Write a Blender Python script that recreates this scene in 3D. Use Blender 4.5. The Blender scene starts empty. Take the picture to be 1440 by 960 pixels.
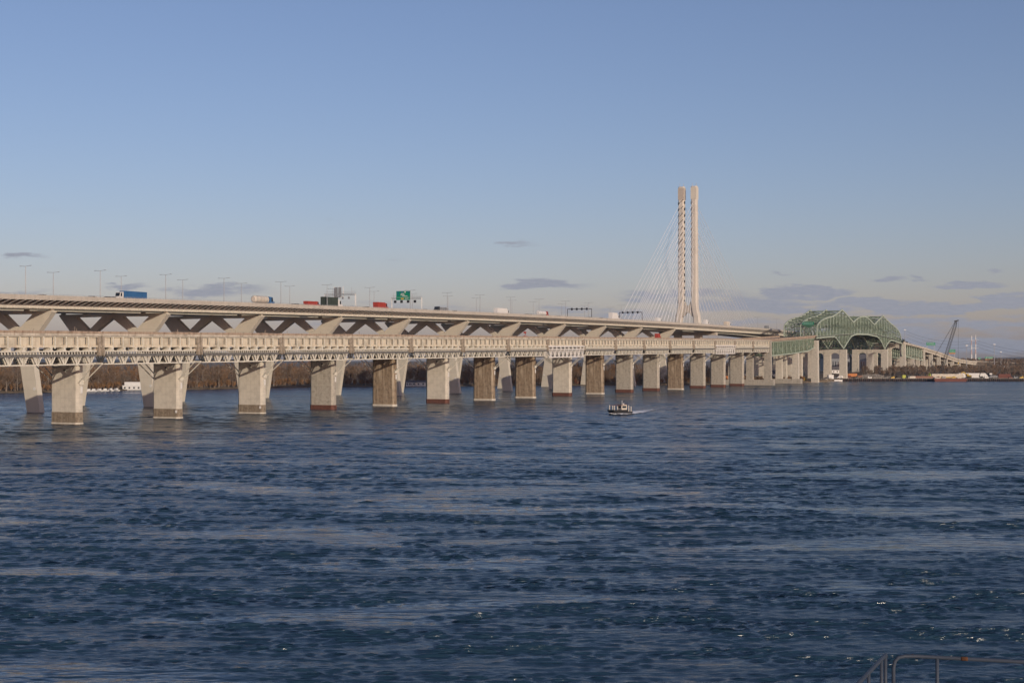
import bpy, math, random
import numpy as np
from mathutils import Vector, Matrix
R = math.radians
rnd = random.Random(7)
scn = bpy.context.scene
COL = scn.collection

# ------------------------------------------------------------------ camera, world, sun, exposure
CAM_H = 22.0
cd = bpy.data.cameras.new('camera'); cam = bpy.data.objects.new('camera', cd); COL.objects.link(cam)
cam.location = (0, 0, CAM_H); cam.rotation_euler = (R(90), 0, 0)
cd.sensor_width = 36.0; cd.lens = 50.0; cd.shift_y = 26.6/1440; cd.clip_start = 0.5; cd.clip_end = 60000
scn.camera = cam
scn.view_settings.view_transform = 'Standard'; scn.view_settings.look = 'None'
scn.view_settings.exposure = 0.0; scn.view_settings.gamma = 1

TH = math.atan(953/2000)                      # bearing of the old bridge
U = Vector((math.sin(TH), math.cos(TH), 0)); N = Vector((math.cos(TH), -math.sin(TH), 0))
HAZE = .00003
PHI = R(36); EL = R(15.0)
sdir = (N*math.cos(PHI) - U*math.sin(PHI))*math.cos(EL) + Vector((0, 0, math.sin(EL)))
SUN_STRENGTH = 3.1; SKY_STRENGTH = 0.105
sl = bpy.data.lights.new('sun', 'SUN'); sl.energy = SUN_STRENGTH; sl.angle = R(0.53); sl.color = (1.0, 0.84, 0.66)
so = bpy.data.objects.new('sun', sl); COL.objects.link(so)
so.rotation_euler = sdir.to_track_quat('Z', 'Y').to_euler(); so.location = (300, -300, 300)

w = bpy.data.worlds.new('World'); scn.world = w; w.use_nodes = True
nt = w.node_tree; nt.nodes.clear()
def nn(t, **k):
    n = nt.nodes.new(t)
    for a, b in k.items(): setattr(n, a, b)
    return n
def lk(a, b): nt.links.new(a, b)
sky = nn('ShaderNodeTexSky'); sky.sky_type = 'NISHITA'; sky.sun_disc = False
sky.sun_elevation = EL; sky.sun_rotation = math.atan2(sdir.x, sdir.y)
sky.altitude = 50; sky.air_density = 1.0; sky.dust_density = 1.0; sky.ozone_density = 6.0
tc = nn('ShaderNodeTexCoord'); sep = nn('ShaderNodeSeparateXYZ'); lk(tc.outputs['Generated'], sep.inputs[0])
def mth(op, a, b=None, c=None, clamp=False):
    n = nn('ShaderNodeMath', operation=op); n.use_clamp = clamp
    for i, v in enumerate((a, b, c)):
        if v is None: continue
        if isinstance(v, (int, float)): n.inputs[i].default_value = v
        else: lk(v, n.inputs[i])
    return n.outputs[0]
ysafe = mth('MAXIMUM', sep.outputs[1], 0.05)
uu = mth('DIVIDE', sep.outputs[0], ysafe); vv = mth('DIVIDE', sep.outputs[2], ysafe)
cmb = nn('ShaderNodeCombineXYZ'); lk(uu, cmb.inputs[0]); lk(vv, cmb.inputs[1])
mp = nn('ShaderNodeMapping'); mp.inputs['Scale'].default_value = (30, 150, 1); lk(cmb.outputs[0], mp.inputs[0])
no = nn('ShaderNodeTexNoise'); no.inputs['Scale'].default_value = 1.0; no.inputs['Detail'].default_value = 7; no.inputs['Roughness'].default_value = .58
lk(mp.outputs[0], no.inputs['Vector'])
ctr = nn('ShaderNodeVectorMath', operation='SUBTRACT'); lk(no.outputs['Color'], ctr.inputs[0]); ctr.inputs[1].default_value = (.5, .5, .5)
scl = nn('ShaderNodeVectorMath', operation='MULTIPLY'); lk(ctr.outputs[0], scl.inputs[0]); scl.inputs[1].default_value = (.07, .017, 0)
wrp = nn('ShaderNodeVectorMath', operation='ADD'); lk(cmb.outputs[0], wrp.inputs[0]); lk(scl.outputs[0], wrp.inputs[1])
clouds = [(764,400,62,6,1.05),(38,358,32,6,.5),(730,343,30,5,.38),(1134,411,66,9,1.7),(1243,391,30,6,.9),(1287,389,12,4,.7),(1368,400,44,7,1.4),
          (1395,379,22,4,.6),(1312,432,92,9,1.7),(1232,428,58,9,1.3),(1425,424,48,10,1.7),(965,416,95,11,.8),(1050,428,100,13,.9),(1150,432,80,10,.9),
          (300,412,90,9,.6),(335,405,46,8,.7),(175,402,34,4,.6),(20,411,60,6,.5),(1290,452,130,9,.8),(1400,455,80,10,.8),(1060,455,60,9,.5),
          (190,404,30,4,.5),(560,368,16,5,.2),(1100,386,20,3,.5),(1230,472,300,16,.65),(860,440,120,10,.5),(500,440,260,16,.45),(1390,484,260,16,.9),
          (470,316,8,14,.2),(100,300,120,20,.10)]
acc = None
for (cx, cy, a, b, wt) in clouds:
    m = nn('ShaderNodeMapping'); lk(wrp.outputs[0], m.inputs[0])
    sx, sy = 2000/a, 2000/b
    m.inputs['Scale'].default_value = (sx, sy, 0)
    m.inputs['Location'].default_value = (-(cx-720)/2000*sx, -(506.6-cy)/2000*sy, 0)
    ln = nn('ShaderNodeVectorMath', operation='LENGTH'); lk(m.outputs[0], ln.inputs[0])
    v = mth('SUBTRACT', 1.25, ln.outputs['Value'], clamp=True)
    v = mth('MULTIPLY', v, wt)
    acc = v if acc is None else mth('MAXIMUM', acc, v)
fr = mth('MULTIPLY_ADD', no.outputs['Fac'], 2.6, -1.25)
mk = mth('ADD', acc, mth('MULTIPLY', fr, mth('MULTIPLY', acc, 1.8)))
mr = nn('ShaderNodeMapRange'); mr.interpolation_type = 'SMOOTHSTEP'; lk(mk, mr.inputs[0])
mr.inputs[1].default_value = .06; mr.inputs[2].default_value = .75; mr.inputs[4].default_value = .90
# lit upper edges are warmer, bellies grey-violet
mp2 = nn('ShaderNodeMapping'); mp2.inputs['Scale'].default_value = (30, 150, 1); mp2.inputs['Location'].default_value = (3, 1, 0); lk(cmb.outputs[0], mp2.inputs[0])
no2 = nn('ShaderNodeTexNoise'); no2.inputs['Detail'].default_value = 4; lk(mp2.outputs[0], no2.inputs['Vector'])
cc = nn('ShaderNodeMix', data_type='RGBA'); lk(no2.outputs['Fac'], cc.inputs[0])
cc.inputs[6].default_value = (2.45, 2.7, 3.35, 1); cc.inputs[7].default_value = (3.5, 3.5, 4.0, 1)
tint = nn('ShaderNodeVectorMath', operation='MULTIPLY'); lk(sky.outputs[0], tint.inputs[0]); tint.inputs[1].default_value = (1.83, 1.13, .96)
mixc = nn('ShaderNodeMix', data_type='RGBA'); lk(mr.outputs[0], mixc.inputs[0]); lk(tint.outputs[0], mixc.inputs[6]); lk(cc.outputs[2], mixc.inputs[7])
bgn = nn('ShaderNodeBackground'); lk(mixc.outputs[2], bgn.inputs[0]); bgn.inputs[1].default_value = SKY_STRENGTH
wo = nn('ShaderNodeOutputWorld'); lk(bgn.outputs[0], wo.inputs[0])

# ------------------------------------------------------------------ helpers
def px(x, y, Y):       # a point at distance Y along the view axis
    return Vector(((x-720)/2000*Y, Y, CAM_H-(y-506.6)/2000*Y))
def wat(x, y):         # point of the water surface
    Y = CAM_H*2000/(y-506.6); return Vector(((x-720)/2000*Y, Y, 0))
class MB:
    def __init__(s): s.v = []; s.f = []; s.m = []
    def box_pts(s, p, m=0):      # 8 points: bottom ring 0-3, top ring 4-7
        b = len(s.v); s.v += [tuple(q) for q in p]
        for f in ((3,2,1,0),(4,5,6,7),(0,1,5,4),(1,2,6,5),(2,3,7,6),(3,0,4,7)):
            s.f.append(tuple(b+i for i in f)); s.m.append(m)
    def box(s, fr, x0, x1, y0, y1, z0, z1, m=0):     # in frame fr(x,y,z)->world
        s.box_pts([fr(x0,y0,z0),fr(x1,y0,z0),fr(x1,y1,z0),fr(x0,y1,z0),fr(x0,y0,z1),fr(x1,y0,z1),fr(x1,y1,z1),fr(x0,y1,z1)], m)
    def beam(s, a, b, w, h=None, m=0, up=Vector((0,0,1))):
        a, b = Vector(a), Vector(b); h = h or w
        d = (b-a)
        if d.length < 1e-6: return
        d.normalize(); sd = d.cross(up)
        if sd.length < 1e-3: sd = d.cross(Vector((1,0,0)))
        sd.normalize(); t = sd.cross(d).normalized()
        sd = sd*w/2; t = t*h/2
        s.box_pts([a-sd-t, a+sd-t, b+sd-t, b-sd-t, a-sd+t, a+sd+t, b+sd+t, b-sd+t], m)
    def tube(s, pts, r, n=8, m=0, cap=True):
        pts = [Vector(p) for p in pts]; rs = r if isinstance(r, (list, tuple)) else [r]*len(pts)
        rings = []; ref = None
        for i, p in enumerate(pts):
            d = (pts[min(i+1, len(pts)-1)]-pts[max(i-1, 0)]).normalized()
            if ref is None:
                ref = Vector((0,0,1)) if abs(d.z) < .9 else Vector((1,0,0))
            e1 = (ref - d*ref.dot(d)).normalized(); ref = e1; e2 = d.cross(e1)
            b = len(s.v)
            for k in range(n):
                a = 2*math.pi*k/n; s.v.append(tuple(p+(e1*math.cos(a)+e2*math.sin(a))*rs[i]))
            rings.append(b)
        for i in range(len(rings)-1):
            for k in range(n):
                s.f.append((rings[i]+k, rings[i]+(k+1) % n, rings[i+1]+(k+1) % n, rings[i+1]+k)); s.m.append(m)
        if cap:
            s.f.append(tuple(rings[0]+k for k in range(n))[::-1]); s.m.append(m)
            s.f.append(tuple(rings[-1]+k for k in range(n))); s.m.append(m)
    def prism(s, pts, off, m=0):     # polygon world pts extruded by vector off
        b = len(s.v); n = len(pts); off = Vector(off)
        s.v += [tuple(p) for p in pts]+[tuple(Vector(p)+off) for p in pts]
        s.f.append(tuple(range(b, b+n))); s.m.append(m)
        s.f.append(tuple(range(b+2*n-1, b+n-1, -1))); s.m.append(m)
        for i in range(n):
            j = (i+1) % n; s.f.append((b+i, b+n+i, b+n+j, b+j)); s.m.append(m)
    def quad(s, a, b, c, d, m=0):
        k = len(s.v); s.v += [tuple(a), tuple(b), tuple(c), tuple(d)]; s.f.append((k, k+1, k+2, k+3)); s.m.append(m)
    def build(s, name, mats, parent=None, origin=None, smooth=False, fixn=True):
        me = bpy.data.meshes.new(name)
        Mi = parent_mat(parent).inverted() if parent else Matrix.Identity(4)
        o0 = Mi @ Vector(origin) if origin is not None else Vector((0,0,0))
        a = np.array(s.v, dtype=float).reshape(-1, 3)
        M = np.array(Mi); a = a @ M[:3,:3].T + M[:3,3] - np.array(o0)
        me.from_pydata(a.tolist(), [], s.f)
        if not isinstance(mats, (list, tuple)): mats = [mats]
        for mm in mats: me.materials.append(mm)
        if len(mats) > 1: me.polygons.foreach_set('material_index', s.m)
        if smooth: me.polygons.foreach_set('use_smooth', [True]*len(me.polygons))
        me.update()
        if fixn:
            import bmesh
            bm = bmesh.new(); bm.from_mesh(me); bmesh.ops.recalc_face_normals(bm, faces=bm.faces); bm.to_mesh(me); bm.free()
        o = bpy.data.objects.new(name, me); COL.objects.link(o); o.location = o0
        if parent: o.parent = parent
        return o
def parent_mat(p):
    m = Matrix.Translation(p.location) @ p.rotation_euler.to_matrix().to_4x4() @ Matrix.Diagonal((*p.scale, 1))
    return parent_mat(p.parent) @ m if p.parent else m
def tag(o, label=None, cat=None, group=None, kind=None):
    if label: o['label'] = label
    if cat: o['category'] = cat
    if group: o['group'] = group
    if kind: o['kind'] = kind
    return o
def empty(name, loc, rz, label, cat, group=None):
    o = bpy.data.objects.new(name, None); COL.objects.link(o); o.location = loc; o.rotation_euler = (0, 0, rz)
    o.empty_display_size = 1
    return tag(o, label, cat, group)
def kids(o): return [c for c in COL.objects if c.parent == o]
KID = {}
def copy_tree(o, parent=None):
    c = o.copy(); COL.objects.link(c)
    if parent: c.parent = parent
    if o.name not in KID: KID[o.name] = kids(o)
    for ch in KID[o.name]: copy_tree(ch, c)
    return c
WF = lambda x, y, z: Vector((x, y, z))

# ------------------------------------------------------------------ materials
def mat(name, c, rough=.8, metal=0, vary=.25, scale=.6, c2=None, streak=0, bump=0, panel=None, c3=None, hi=None, spec=.3):
    m = bpy.data.materials.new(name); m.use_nodes = True; t = m.node_tree; b = t.nodes['Principled BSDF']
    b.inputs['Roughness'].default_value = rough; b.inputs['Metallic'].default_value = metal
    b.inputs['Specular IOR Level'].default_value = spec
    def N_(ty, **k):
        n = t.nodes.new(ty)
        for a, v in k.items(): setattr(n, a, v)
        return n
    tcn = N_('ShaderNodeTexCoord')
    n1 = N_('ShaderNodeTexNoise'); n1.inputs['Scale'].default_value = scale; n1.inputs['Detail'].default_value = 6
    n1.inputs['Roughness'].default_value = .65
    t.links.new(tcn.outputs['Object'], n1.inputs['Vector'])
    c2 = c2 or tuple(x*(1-vary*1.4) for x in c)
    hi = hi or tuple(min(1, x*(1+vary*.6)) for x in c)
    r = N_('ShaderNodeValToRGB'); r.color_ramp.elements[0].position = .33; r.color_ramp.elements[1].position = .68
    r.color_ramp.elements[0].color = (*c2, 1); r.color_ramp.elements[1].color = (*hi, 1)
    e = r.color_ramp.elements.new(.5); e.color = (*c, 1)
    t.links.new(n1.outputs['Fac'], r.inputs[0]); out = r.outputs[0]
    if streak:
        mpn = N_('ShaderNodeMapping'); mpn.inputs['Scale'].default_value = (1.3, 1.3, .09)
        t.links.new(tcn.outputs['Object'], mpn.inputs[0])
        n2 = N_('ShaderNodeTexNoise'); n2.inputs['Scale'].default_value = 1.0; n2.inputs['Detail'].default_value = 5
        t.links.new(mpn.outputs[0], n2.inputs['Vector'])
        mr_ = N_('ShaderNodeMapRange'); mr_.inputs[1].default_value = .5; mr_.inputs[2].default_value = .72; mr_.inputs[4].default_value = streak
        t.links.new(n2.outputs['Fac'], mr_.inputs[0])
        mx = N_('ShaderNodeMix', data_type='RGBA'); t.links.new(mr_.outputs[0], mx.inputs[0]); t.links.new(out, mx.inputs[6])
        mx.inputs[7].default_value = (*(c3 or tuple(x*.4 for x in c)), 1); out = mx.outputs[2]
    if panel:
        sp = N_('ShaderNodeSeparateXYZ'); t.links.new(tcn.outputs['Object'], sp.inputs[0])
        def line(sock, step, wd):
            a = N_('ShaderNodeMath', operation='DIVIDE'); t.links.new(sock, a.inputs[0]); a.inputs[1].default_value = step
            f = N_('ShaderNodeMath', operation='FRACT'); t.links.new(a.outputs[0], f.inputs[0])
            l = N_('ShaderNodeMath', operation='LESS_THAN'); t.links.new(f.outputs[0], l.inputs[0]); l.inputs[1].default_value = wd/step
            return l.outputs[0]
        a = line(sp.outputs[2], panel[1], panel[2]); b_ = line(sp.outputs[0], panel[0], panel[2])
        mxm = N_('ShaderNodeMath', operation='MAXIMUM'); t.links.new(a, mxm.inputs[0]); t.links.new(b_, mxm.inputs[1])
        ml = N_('ShaderNodeMath', operation='MULTIPLY'); t.links.new(mxm.outputs[0], ml.inputs[0]); ml.inputs[1].default_value = panel[3]
        mx = N_('ShaderNodeMix', data_type='RGBA'); t.links.new(ml.outputs[0], mx.inputs[0]); t.links.new(out, mx.inputs[6])
        mx.inputs[7].default_value = (*(panel[4] if len(panel) > 4 else tuple(x*.45 for x in c)), 1); out = mx.outputs[2]
    t.links.new(out, b.inputs['Base Color'])
    if bump:
        bn = N_('ShaderNodeBump'); bn.inputs['Strength'].default_value = bump; bn.inputs['Distance'].default_value = .2
        t.links.new(n1.outputs['Fac'], bn.inputs['Height']); t.links.new(bn.outputs[0], b.inputs['Normal'])
    return m
M = {}
M['deck'] = mat('aged_concrete', (.51,.465,.385), .9, vary=.3, scale=.22, streak=.5, c3=(.25,.17,.11))
M['parapet'] = mat('stained_parapet', (.36,.28,.21), .95, vary=.35, scale=.35, streak=.6, c3=(.2,.12,.08))
M['joint'] = mat('stained_joint', (.34,.29,.23), .9, vary=.35, scale=1.0, streak=.4)
M['web'] = mat('painted_girder', (.60,.545,.43), .8, vary=.25, scale=.14, streak=.55, c3=(.40,.29,.20))
M['steel'] = mat('grey_steel', (.15,.145,.135), .6, vary=.3, scale=1.2)
M['cream'] = mat('cream_steel', (.64,.61,.52), .6, vary=.15, scale=.8)
M['white_steel'] = mat('white_steel', (.66,.64,.60), .6, vary=.15, scale=.8)
M['dark'] = mat('dark_steel', (.05,.05,.05), .7, vary=.3)
M['pier_light'] = mat('pale_pier', (.54,.505,.43), .9, vary=.14, scale=.45, streak=.18, c3=(.33,.28,.22), panel=(1.9,3.0,.09,.35), bump=.2)
M['pier_mid'] = mat('grey_pier', (.35,.325,.275), .9, vary=.22, scale=.7, streak=.4, c3=(.55,.50,.42), panel=(2.4,2.2,.10,.35,(.55,.5,.43)), bump=.3)
M['pier_brown'] = mat('brown_pier', (.23,.175,.12), .92, vary=.34, scale=.6, streak=.75, c3=(.52,.45,.35), panel=(1.7,6,.07,.25,(.5,.44,.34)), bump=.35)
M['collar'] = mat('wet_collar', (.23,.19,.14), .85, vary=.35, scale=1.1, streak=.6, c3=(.13,.09,.06), bump=.4)
M['rust'] = mat('rusty_collar', (.125,.055,.04), .8, vary=.4, scale=1.2, streak=.4, c3=(.08,.045,.035))
M['newconc'] = mat('smooth_concrete', (.58,.54,.455), .85, vary=.06, scale=.15, panel=(200,4.6,.10,.35), streak=.12, c3=(.42,.37,.3))
M['newcap'] = mat('pale_cap', (.58,.54,.455), .85, vary=.05, scale=.1)
M['newsteel'] = mat('pale_steel_girder', (.64,.60,.51), .6, vary=.08, scale=.15, streak=.2)
M['newpar'] = mat('new_parapet', (.46,.42,.36), .9, vary=.12, scale=.3, streak=.2)
M['recess'] = mat('shaded_recess', (.20,.165,.135), .8, vary=.2)  # shade below the deck overhang, put into a dark brown colour
M['asphalt'] = mat('asphalt', (.05,.05,.052), .9, vary=.2)
M['pylon'] = mat('pylon_concrete', (.56,.52,.455), .85, vary=.08, scale=.1, panel=(100,4.2,.1,.3))
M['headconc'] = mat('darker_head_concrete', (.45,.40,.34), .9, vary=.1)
M['cable'] = mat('white_cable', (.74,.74,.75), .5, vary=.02)
M['green'] = mat('green_paint', (.17,.225,.165), .7, vary=.35, scale=.25, streak=.3, c3=(.22,.19,.12))  # lattice members kept darker, with the shaded truss interior put into the colour
M['mgreen'] = mat('mid_green_paint', (.26,.32,.25), .7, vary=.3, scale=.3)
M['lgreen'] = mat('sunlit_green_paint', (.36,.42,.34), .7, vary=.2, scale=.3)  # same green made paler, with the sunlight on the chords put into it
M['galv'] = mat('galvanised', (.38,.39,.4), .5, metal=.3, vary=.1)
M['sign'] = mat('green_sign', (.0,.20,.115), .5, vary=.05)
M['white'] = mat('white_paint', (.66,.65,.62), .5, vary=.06)
M['yellow'] = mat('yellow_paint', (.50,.33,.05), .5, vary=.1)
M['orange'] = mat('orange_paint', (.50,.18,.05), .5, vary=.1)
M['red'] = mat('red_paint', (.34,.05,.035), .6, vary=.15)
M['dred'] = mat('dark_red_paint', (.15,.058,.045), .8, vary=.3, scale=.8)
M['blue'] = mat('blue_paint', (.035,.12,.27), .5, vary=.15)
M['black'] = mat('black_paint', (.02,.02,.022), .5, vary=.2)
M['grey'] = mat('grey_paint', (.22,.23,.24), .5, vary=.2)
M['tan'] = mat('tan_paint', (.55,.50,.42), .6, vary=.15)
M['glass'] = mat('dark_glass', (.02,.025,.03), .08, vary=.1, spec=.6)
M['tyre'] = mat('tyre', (.02,.02,.02), .9, vary=.1)
M['tarp'] = mat('dark_green_tarp', (.045,.06,.05), .7)
M['lime'] = mat('lime_paint', (.45,.48,.07), .5, vary=.1)
M['bark'] = mat('bark', (.24,.20,.165), .9, vary=.3, scale=2)
M['twig'] = mat('bare_twigs', (.17,.115,.075), .9, vary=.35, scale=.35)
M['twig2'] = mat('russet_twigs', (.22,.125,.06), .9, vary=.35, scale=.35)
M['twig3'] = mat('grey_twigs', (.18,.145,.115), .9, vary=.3, scale=.35)
M['pine'] = mat('evergreen_needles', (.030,.048,.026), .9, vary=.35, scale=.2)
M['ground'] = mat('dry_ground', (.15,.115,.075), .95, vary=.35, scale=.03)
M['rock'] = mat('rip_rap', (.30,.27,.23), .95, vary=.45, scale=1.0, bump=.6)
M['roof'] = mat('grey_roof', (.12,.115,.12), .8, vary=.15)
M['brick'] = mat('brick_wall', (.26,.15,.11), .9, vary=.2)
M['road'] = mat('road_surface', (.30,.27,.23), .9, vary=.15)
M['railpaint'] = mat('shaded_rail_paint', (.042,.055,.078), .55, vary=.12, scale=6, streak=.0)  # dark blue-grey paint carries the shade that lies on the rails
M['railrust'] = mat('rail_rust', (.09,.04,.02), .9, vary=.4, scale=20)

# ------------------------------------------------------------------ water
def water_material():
    m = bpy.data.materials.new('river_water'); m.use_nodes = True; t = m.node_tree; b = t.nodes['Principled BSDF']
    b.inputs['Roughness'].default_value = .24; b.inputs['IOR'].default_value = 1.333; b.inputs['Base Color'].default_value = (.015,.040,.068,1)
    L = t.links.new
    def A(ty, **k):
        n = t.nodes.new(ty)
        for a, v in k.items(): setattr(n, a, v)
        return n
    g = A('ShaderNodeNewGeometry')
    def noise(sx, sy, detail, rot=0, rough=.55, dist=0):
        mpn = A('ShaderNodeMapping'); mpn.inputs['Scale'].default_value = (sx, sy, 1); mpn.inputs['Rotation'].default_value = (0,0,rot)
        L(g.outputs['Position'], mpn.inputs[0])
        n = A('ShaderNodeTexNoise'); n.inputs['Scale'].default_value = 1; n.inputs['Detail'].default_value = detail
        n.inputs['Roughness'].default_value = rough; n.inputs['Distortion'].default_value = dist
        L(mpn.outputs[0], n.inputs['Vector']); return n.outputs['Fac']
    def M2(op, a, b_, clamp=False):
        n = A('ShaderNodeMath', operation=op); n.use_clamp = clamp
        for i, v in enumerate((a, b_)):
            if isinstance(v, (int, float)): n.inputs[i].default_value = v
            else: L(v, n.inputs[i])
        return n.outputs[0]
    big = noise(.010, .03, 4, R(4), .6, .8)           # boils and slicks
    slick = A('ShaderNodeMapRange'); slick.interpolation_type = 'SMOOTHSTEP'
    L(big, slick.inputs[0]); slick.inputs[1].default_value = .54; slick.inputs[2].default_value = .62; slick.inputs[3].default_value = 1; slick.inputs[4].default_value = .25
    sepp = A('ShaderNodeSeparateXYZ'); L(g.outputs['Position'], sepp.inputs[0])
    aw = A('ShaderNodeAttribute'); aw.attribute_name = 'wav'
    far = A('ShaderNodeMath', operation='SUBTRACT'); far.inputs[0].default_value = 1.0; L(aw.outputs['Fac'], far.inputs[1])
    att = A('ShaderNodeAttribute'); att.attribute_name = 'calm'
    near_calm = M2('SUBTRACT', 1.0, M2('MULTIPLY', att.outputs['Fac'], .75))
    mxs = A('ShaderNodeMix', data_type='FLOAT'); L(far.outputs[0], mxs.inputs[0]); L(near_calm, mxs.inputs[2]); L(slick.outputs[0], mxs.inputs[3])
    w1 = noise(.8, 2.0, 3, R(-8), .55, .3)
    w2 = noise(2.4, 5.5, 3, R(10), .6, .2)
    w3 = noise(.16, .5, 3, R(3), .6, .2)
    w0 = noise(.05, .17, 4, R(-4), .6)
    h = M2('ADD', M2('MULTIPLY', w1, .19), M2('MULTIPLY', w2, .06))
    h = M2('ADD', h, M2('MULTIPLY', M2('MULTIPLY', w3, 2.2), far.outputs[0]))
    h = M2('MULTIPLY', h, mxs.outputs[0])
    h = M2('ADD', h, M2('MULTIPLY', w0, 1.3))
    bn = A('ShaderNodeBump'); bn.inputs['Strength'].default_value = 1.0; bn.inputs['Distance'].default_value = .85
    L(h, bn.inputs['Height'])
    st_ = noise(.018, .15, 5, R(4), .6, .4)
    rr = A('ShaderNodeMapRange'); L(st_, rr.inputs[0]); rr.inputs[1].default_value = .38; rr.inputs[2].default_value = .64; rr.inputs[3].default_value = .12; rr.inputs[4].default_value = .28; L(M2('MULTIPLY', rr.outputs[0], M2('ADD', M2('MULTIPLY', mxs.outputs[0], .6), .4)), b.inputs['Roughness']); L(bn.outputs[0], b.inputs['Normal'])
    return m
M['water'] = water_material()
WAKE = [(872,582.5),(888,580.8),(905,578),(925,574.5),(950,570),(985,565.5),(1040,561)]
def river():
    rg = np.random.default_rng(4)
    def rows(a, e, f): 
        out = [a]
        while out[-1] < e: out.append(out[-1]+f(out[-1]))
        return np.array(out)
    Ys = rows(84, 840, lambda y: .0021*y)      # spacing grows with distance
    core = np.linspace(-1, 1, 500); og = 1+np.cumsum(np.linspace(.006, .05, 46)); tt = np.concatenate([-og[::-1], core, og]); nx = len(tt)
    Yg, Tg = np.meshgrid(Ys, tt, indexing='ij'); Xg = Tg*(Yg*.40+6)
    Z = np.zeros_like(Xg); Dx = np.zeros_like(Xg); Dy = np.zeros_like(Xg)
    from mathutils import noise as mn
    cy, cx_ = 420, 240; iy = np.linspace(0, len(Ys)-1, cy).astype(int); ix = np.linspace(0, nx-1, cx_).astype(int)
    co_ = np.zeros((cy, cx_)); md_ = np.zeros((cy, cx_))
    for a_, i in enumerate(iy):
        for b_, j in enumerate(ix):
            X_, Y_ = Xg[i, j], Yg[i, j]
            wx = mn.noise(Vector((X_*.03, Y_*.05, 5)))*22; wy = mn.noise(Vector((X_*.03, Y_*.05, 9)))*11
            co_[a_, b_] = mn.fractal(Vector(((X_+wx)*.030, (Y_+wy)*.075, 1.7)), .72, 2.3, 6)
            md_[a_, b_] = mn.fractal(Vector((X_*.012, Y_*.04, 31.7)), .9, 2.1, 3)
    def up(c):
        t = np.stack([np.interp(np.arange(nx), ix, r_) for r_ in c])
        return np.stack([np.interp(np.arange(len(Ys)), iy, t[:, j]) for j in range(nx)], 1)
    cn, mdn = up(co_), up(md_)
    for (bx, by, brx, bry, bw) in [(190,942,240,26,.75),(30,960,160,22,.5),(860,792,330,13,.42),(1150,815,260,9,.28),(980,708,130,7,.42),(680,702,190,6,.3),(1330,664,190,5,.3),(1290,716,220,7,.3),(430,770,120,8,.3),(215,870,60,6,.3),(330,640,200,5,.15),(1120,652,120,4,.25)]:
        c_ = wat(bx, by); rx = brx*c_.y/2000; ry = bry*c_.y**2/44000
        cn = cn+bw*np.exp(-(((Xg-c_.x)/rx)**2+((Yg-c_.y)/ry)**2))
    calm = np.clip((cn-.15)/.36, 0, 1); calm = calm*calm*(3-2*calm)
    amp_m = (1-.80*calm)*np.clip(1+.45*mdn, .6, 1.5)
    for i in range(90):
        l = float(np.exp(rg.uniform(np.log(.38), np.log(2.2)))); a = rg.normal(np.pi*.5, .40)
        k = 2*np.pi/l; amp = .0070*l**1.0*rg.uniform(.5, 1.2)
        kx_, ky_ = k*np.cos(a), k*np.sin(a); ph = kx_*Xg+ky_*Yg+rg.uniform(0, 6.28)
        lod = np.clip(l/(.0042*Yg)-.6, 0, 1)
        Z += amp*lod*np.cos(ph); q = .55*amp*lod
        Dx -= q*np.cos(a)*np.sin(ph); Dy -= q*np.sin(a)*np.sin(ph)
    ed = np.clip((840-Yg)/150, 0, 1)*np.clip((1.75-np.abs(Tg))/.6, 0, 1)*np.clip((Yg-84)/4, 0, 1)*amp_m
    wav = np.clip((840-Yg)/300, 0, 1)*np.clip((1.75-np.abs(Tg))/.6, 0, 1)*np.clip((Yg-84)/4, 0, 1)
    env = np.zeros_like(Xg)
    for i in range(10):
        l = rg.uniform(4, 18); a = rg.normal(np.pi*.5, .8); k = 2*np.pi/l
        env += np.sin(k*np.cos(a)*1.0*Xg+k*np.sin(a)*Yg+rg.uniform(0, 6.28))
    ed = ed*np.clip(1+.20*env, .35, 1.8)
    Zl = np.zeros_like(Xg)
    for i in range(34):                                  # longer chop that still shows far out
        l = float(np.exp(rg.uniform(np.log(2.4), np.log(9)))); a = rg.normal(np.pi*.5, .55); k = 2*np.pi/l
        Zl += .0040*l*rg.uniform(.5, 1.2)*np.clip(l/(.0042*Yg)-.8, 0, 1)*np.cos(k*np.cos(a)*Xg+k*np.sin(a)*Yg+rg.uniform(0, 6.28))
    Z = Z+Zl*np.clip(Yg/420, .22, 1.0)
    Dy -= 0.9*Z                                          # crests lean towards the near bank
    # boat wake: two low diverging ridges behind the boat
    wp = np.array([(wat(x_, y_).x, wat(x_, y_).y) for x_, y_ in WAKE]); Zw = np.zeros_like(Xg); s_acc = 0
    for p_, q_ in zip(wp[:-1], wp[1:]):
        d_ = q_-p_; L_ = np.hypot(*d_); d_ = d_/L_; al = (Xg-p_[0])*d_[0]+(Yg-p_[1])*d_[1]; ac = -(Xg-p_[0])*d_[1]+(Yg-p_[1])*d_[0]
        on = (al >= 0) & (al < L_); sd_ = s_acc+al
        rid = 2.2+.085*sd_; hgt = .42*np.exp(-sd_/170)
        v_ = hgt*(np.exp(-((np.abs(ac)-rid)/1.5)**2)-.6*np.exp(-((np.abs(ac)-rid*.55)/1.8)**2)+.35*np.exp(-((np.abs(ac)-rid-4)/1.5)**2))
        Zw = np.where(on, v_, Zw); s_acc += L_
    V = np.stack([Xg+Dx*ed, Yg+Dy*ed, Z*ed+Zw*np.clip((840-Yg)/60, 0, 1)], -1).reshape(-1, 3)
    ny = len(Ys); idx = np.arange(ny*nx).reshape(ny, nx)
    F = np.stack([idx[:-1,:-1], idx[:-1,1:], idx[1:,1:], idx[1:,:-1]], -1).reshape(-1, 4)
    # the flat remainder of the river, joined to the edge of the wavy part
    n0 = len(V); y0, y1 = float(Ys[0]), float(Ys[-1]); x0, x1 = y0*.40+6, y1*.40+6
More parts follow.
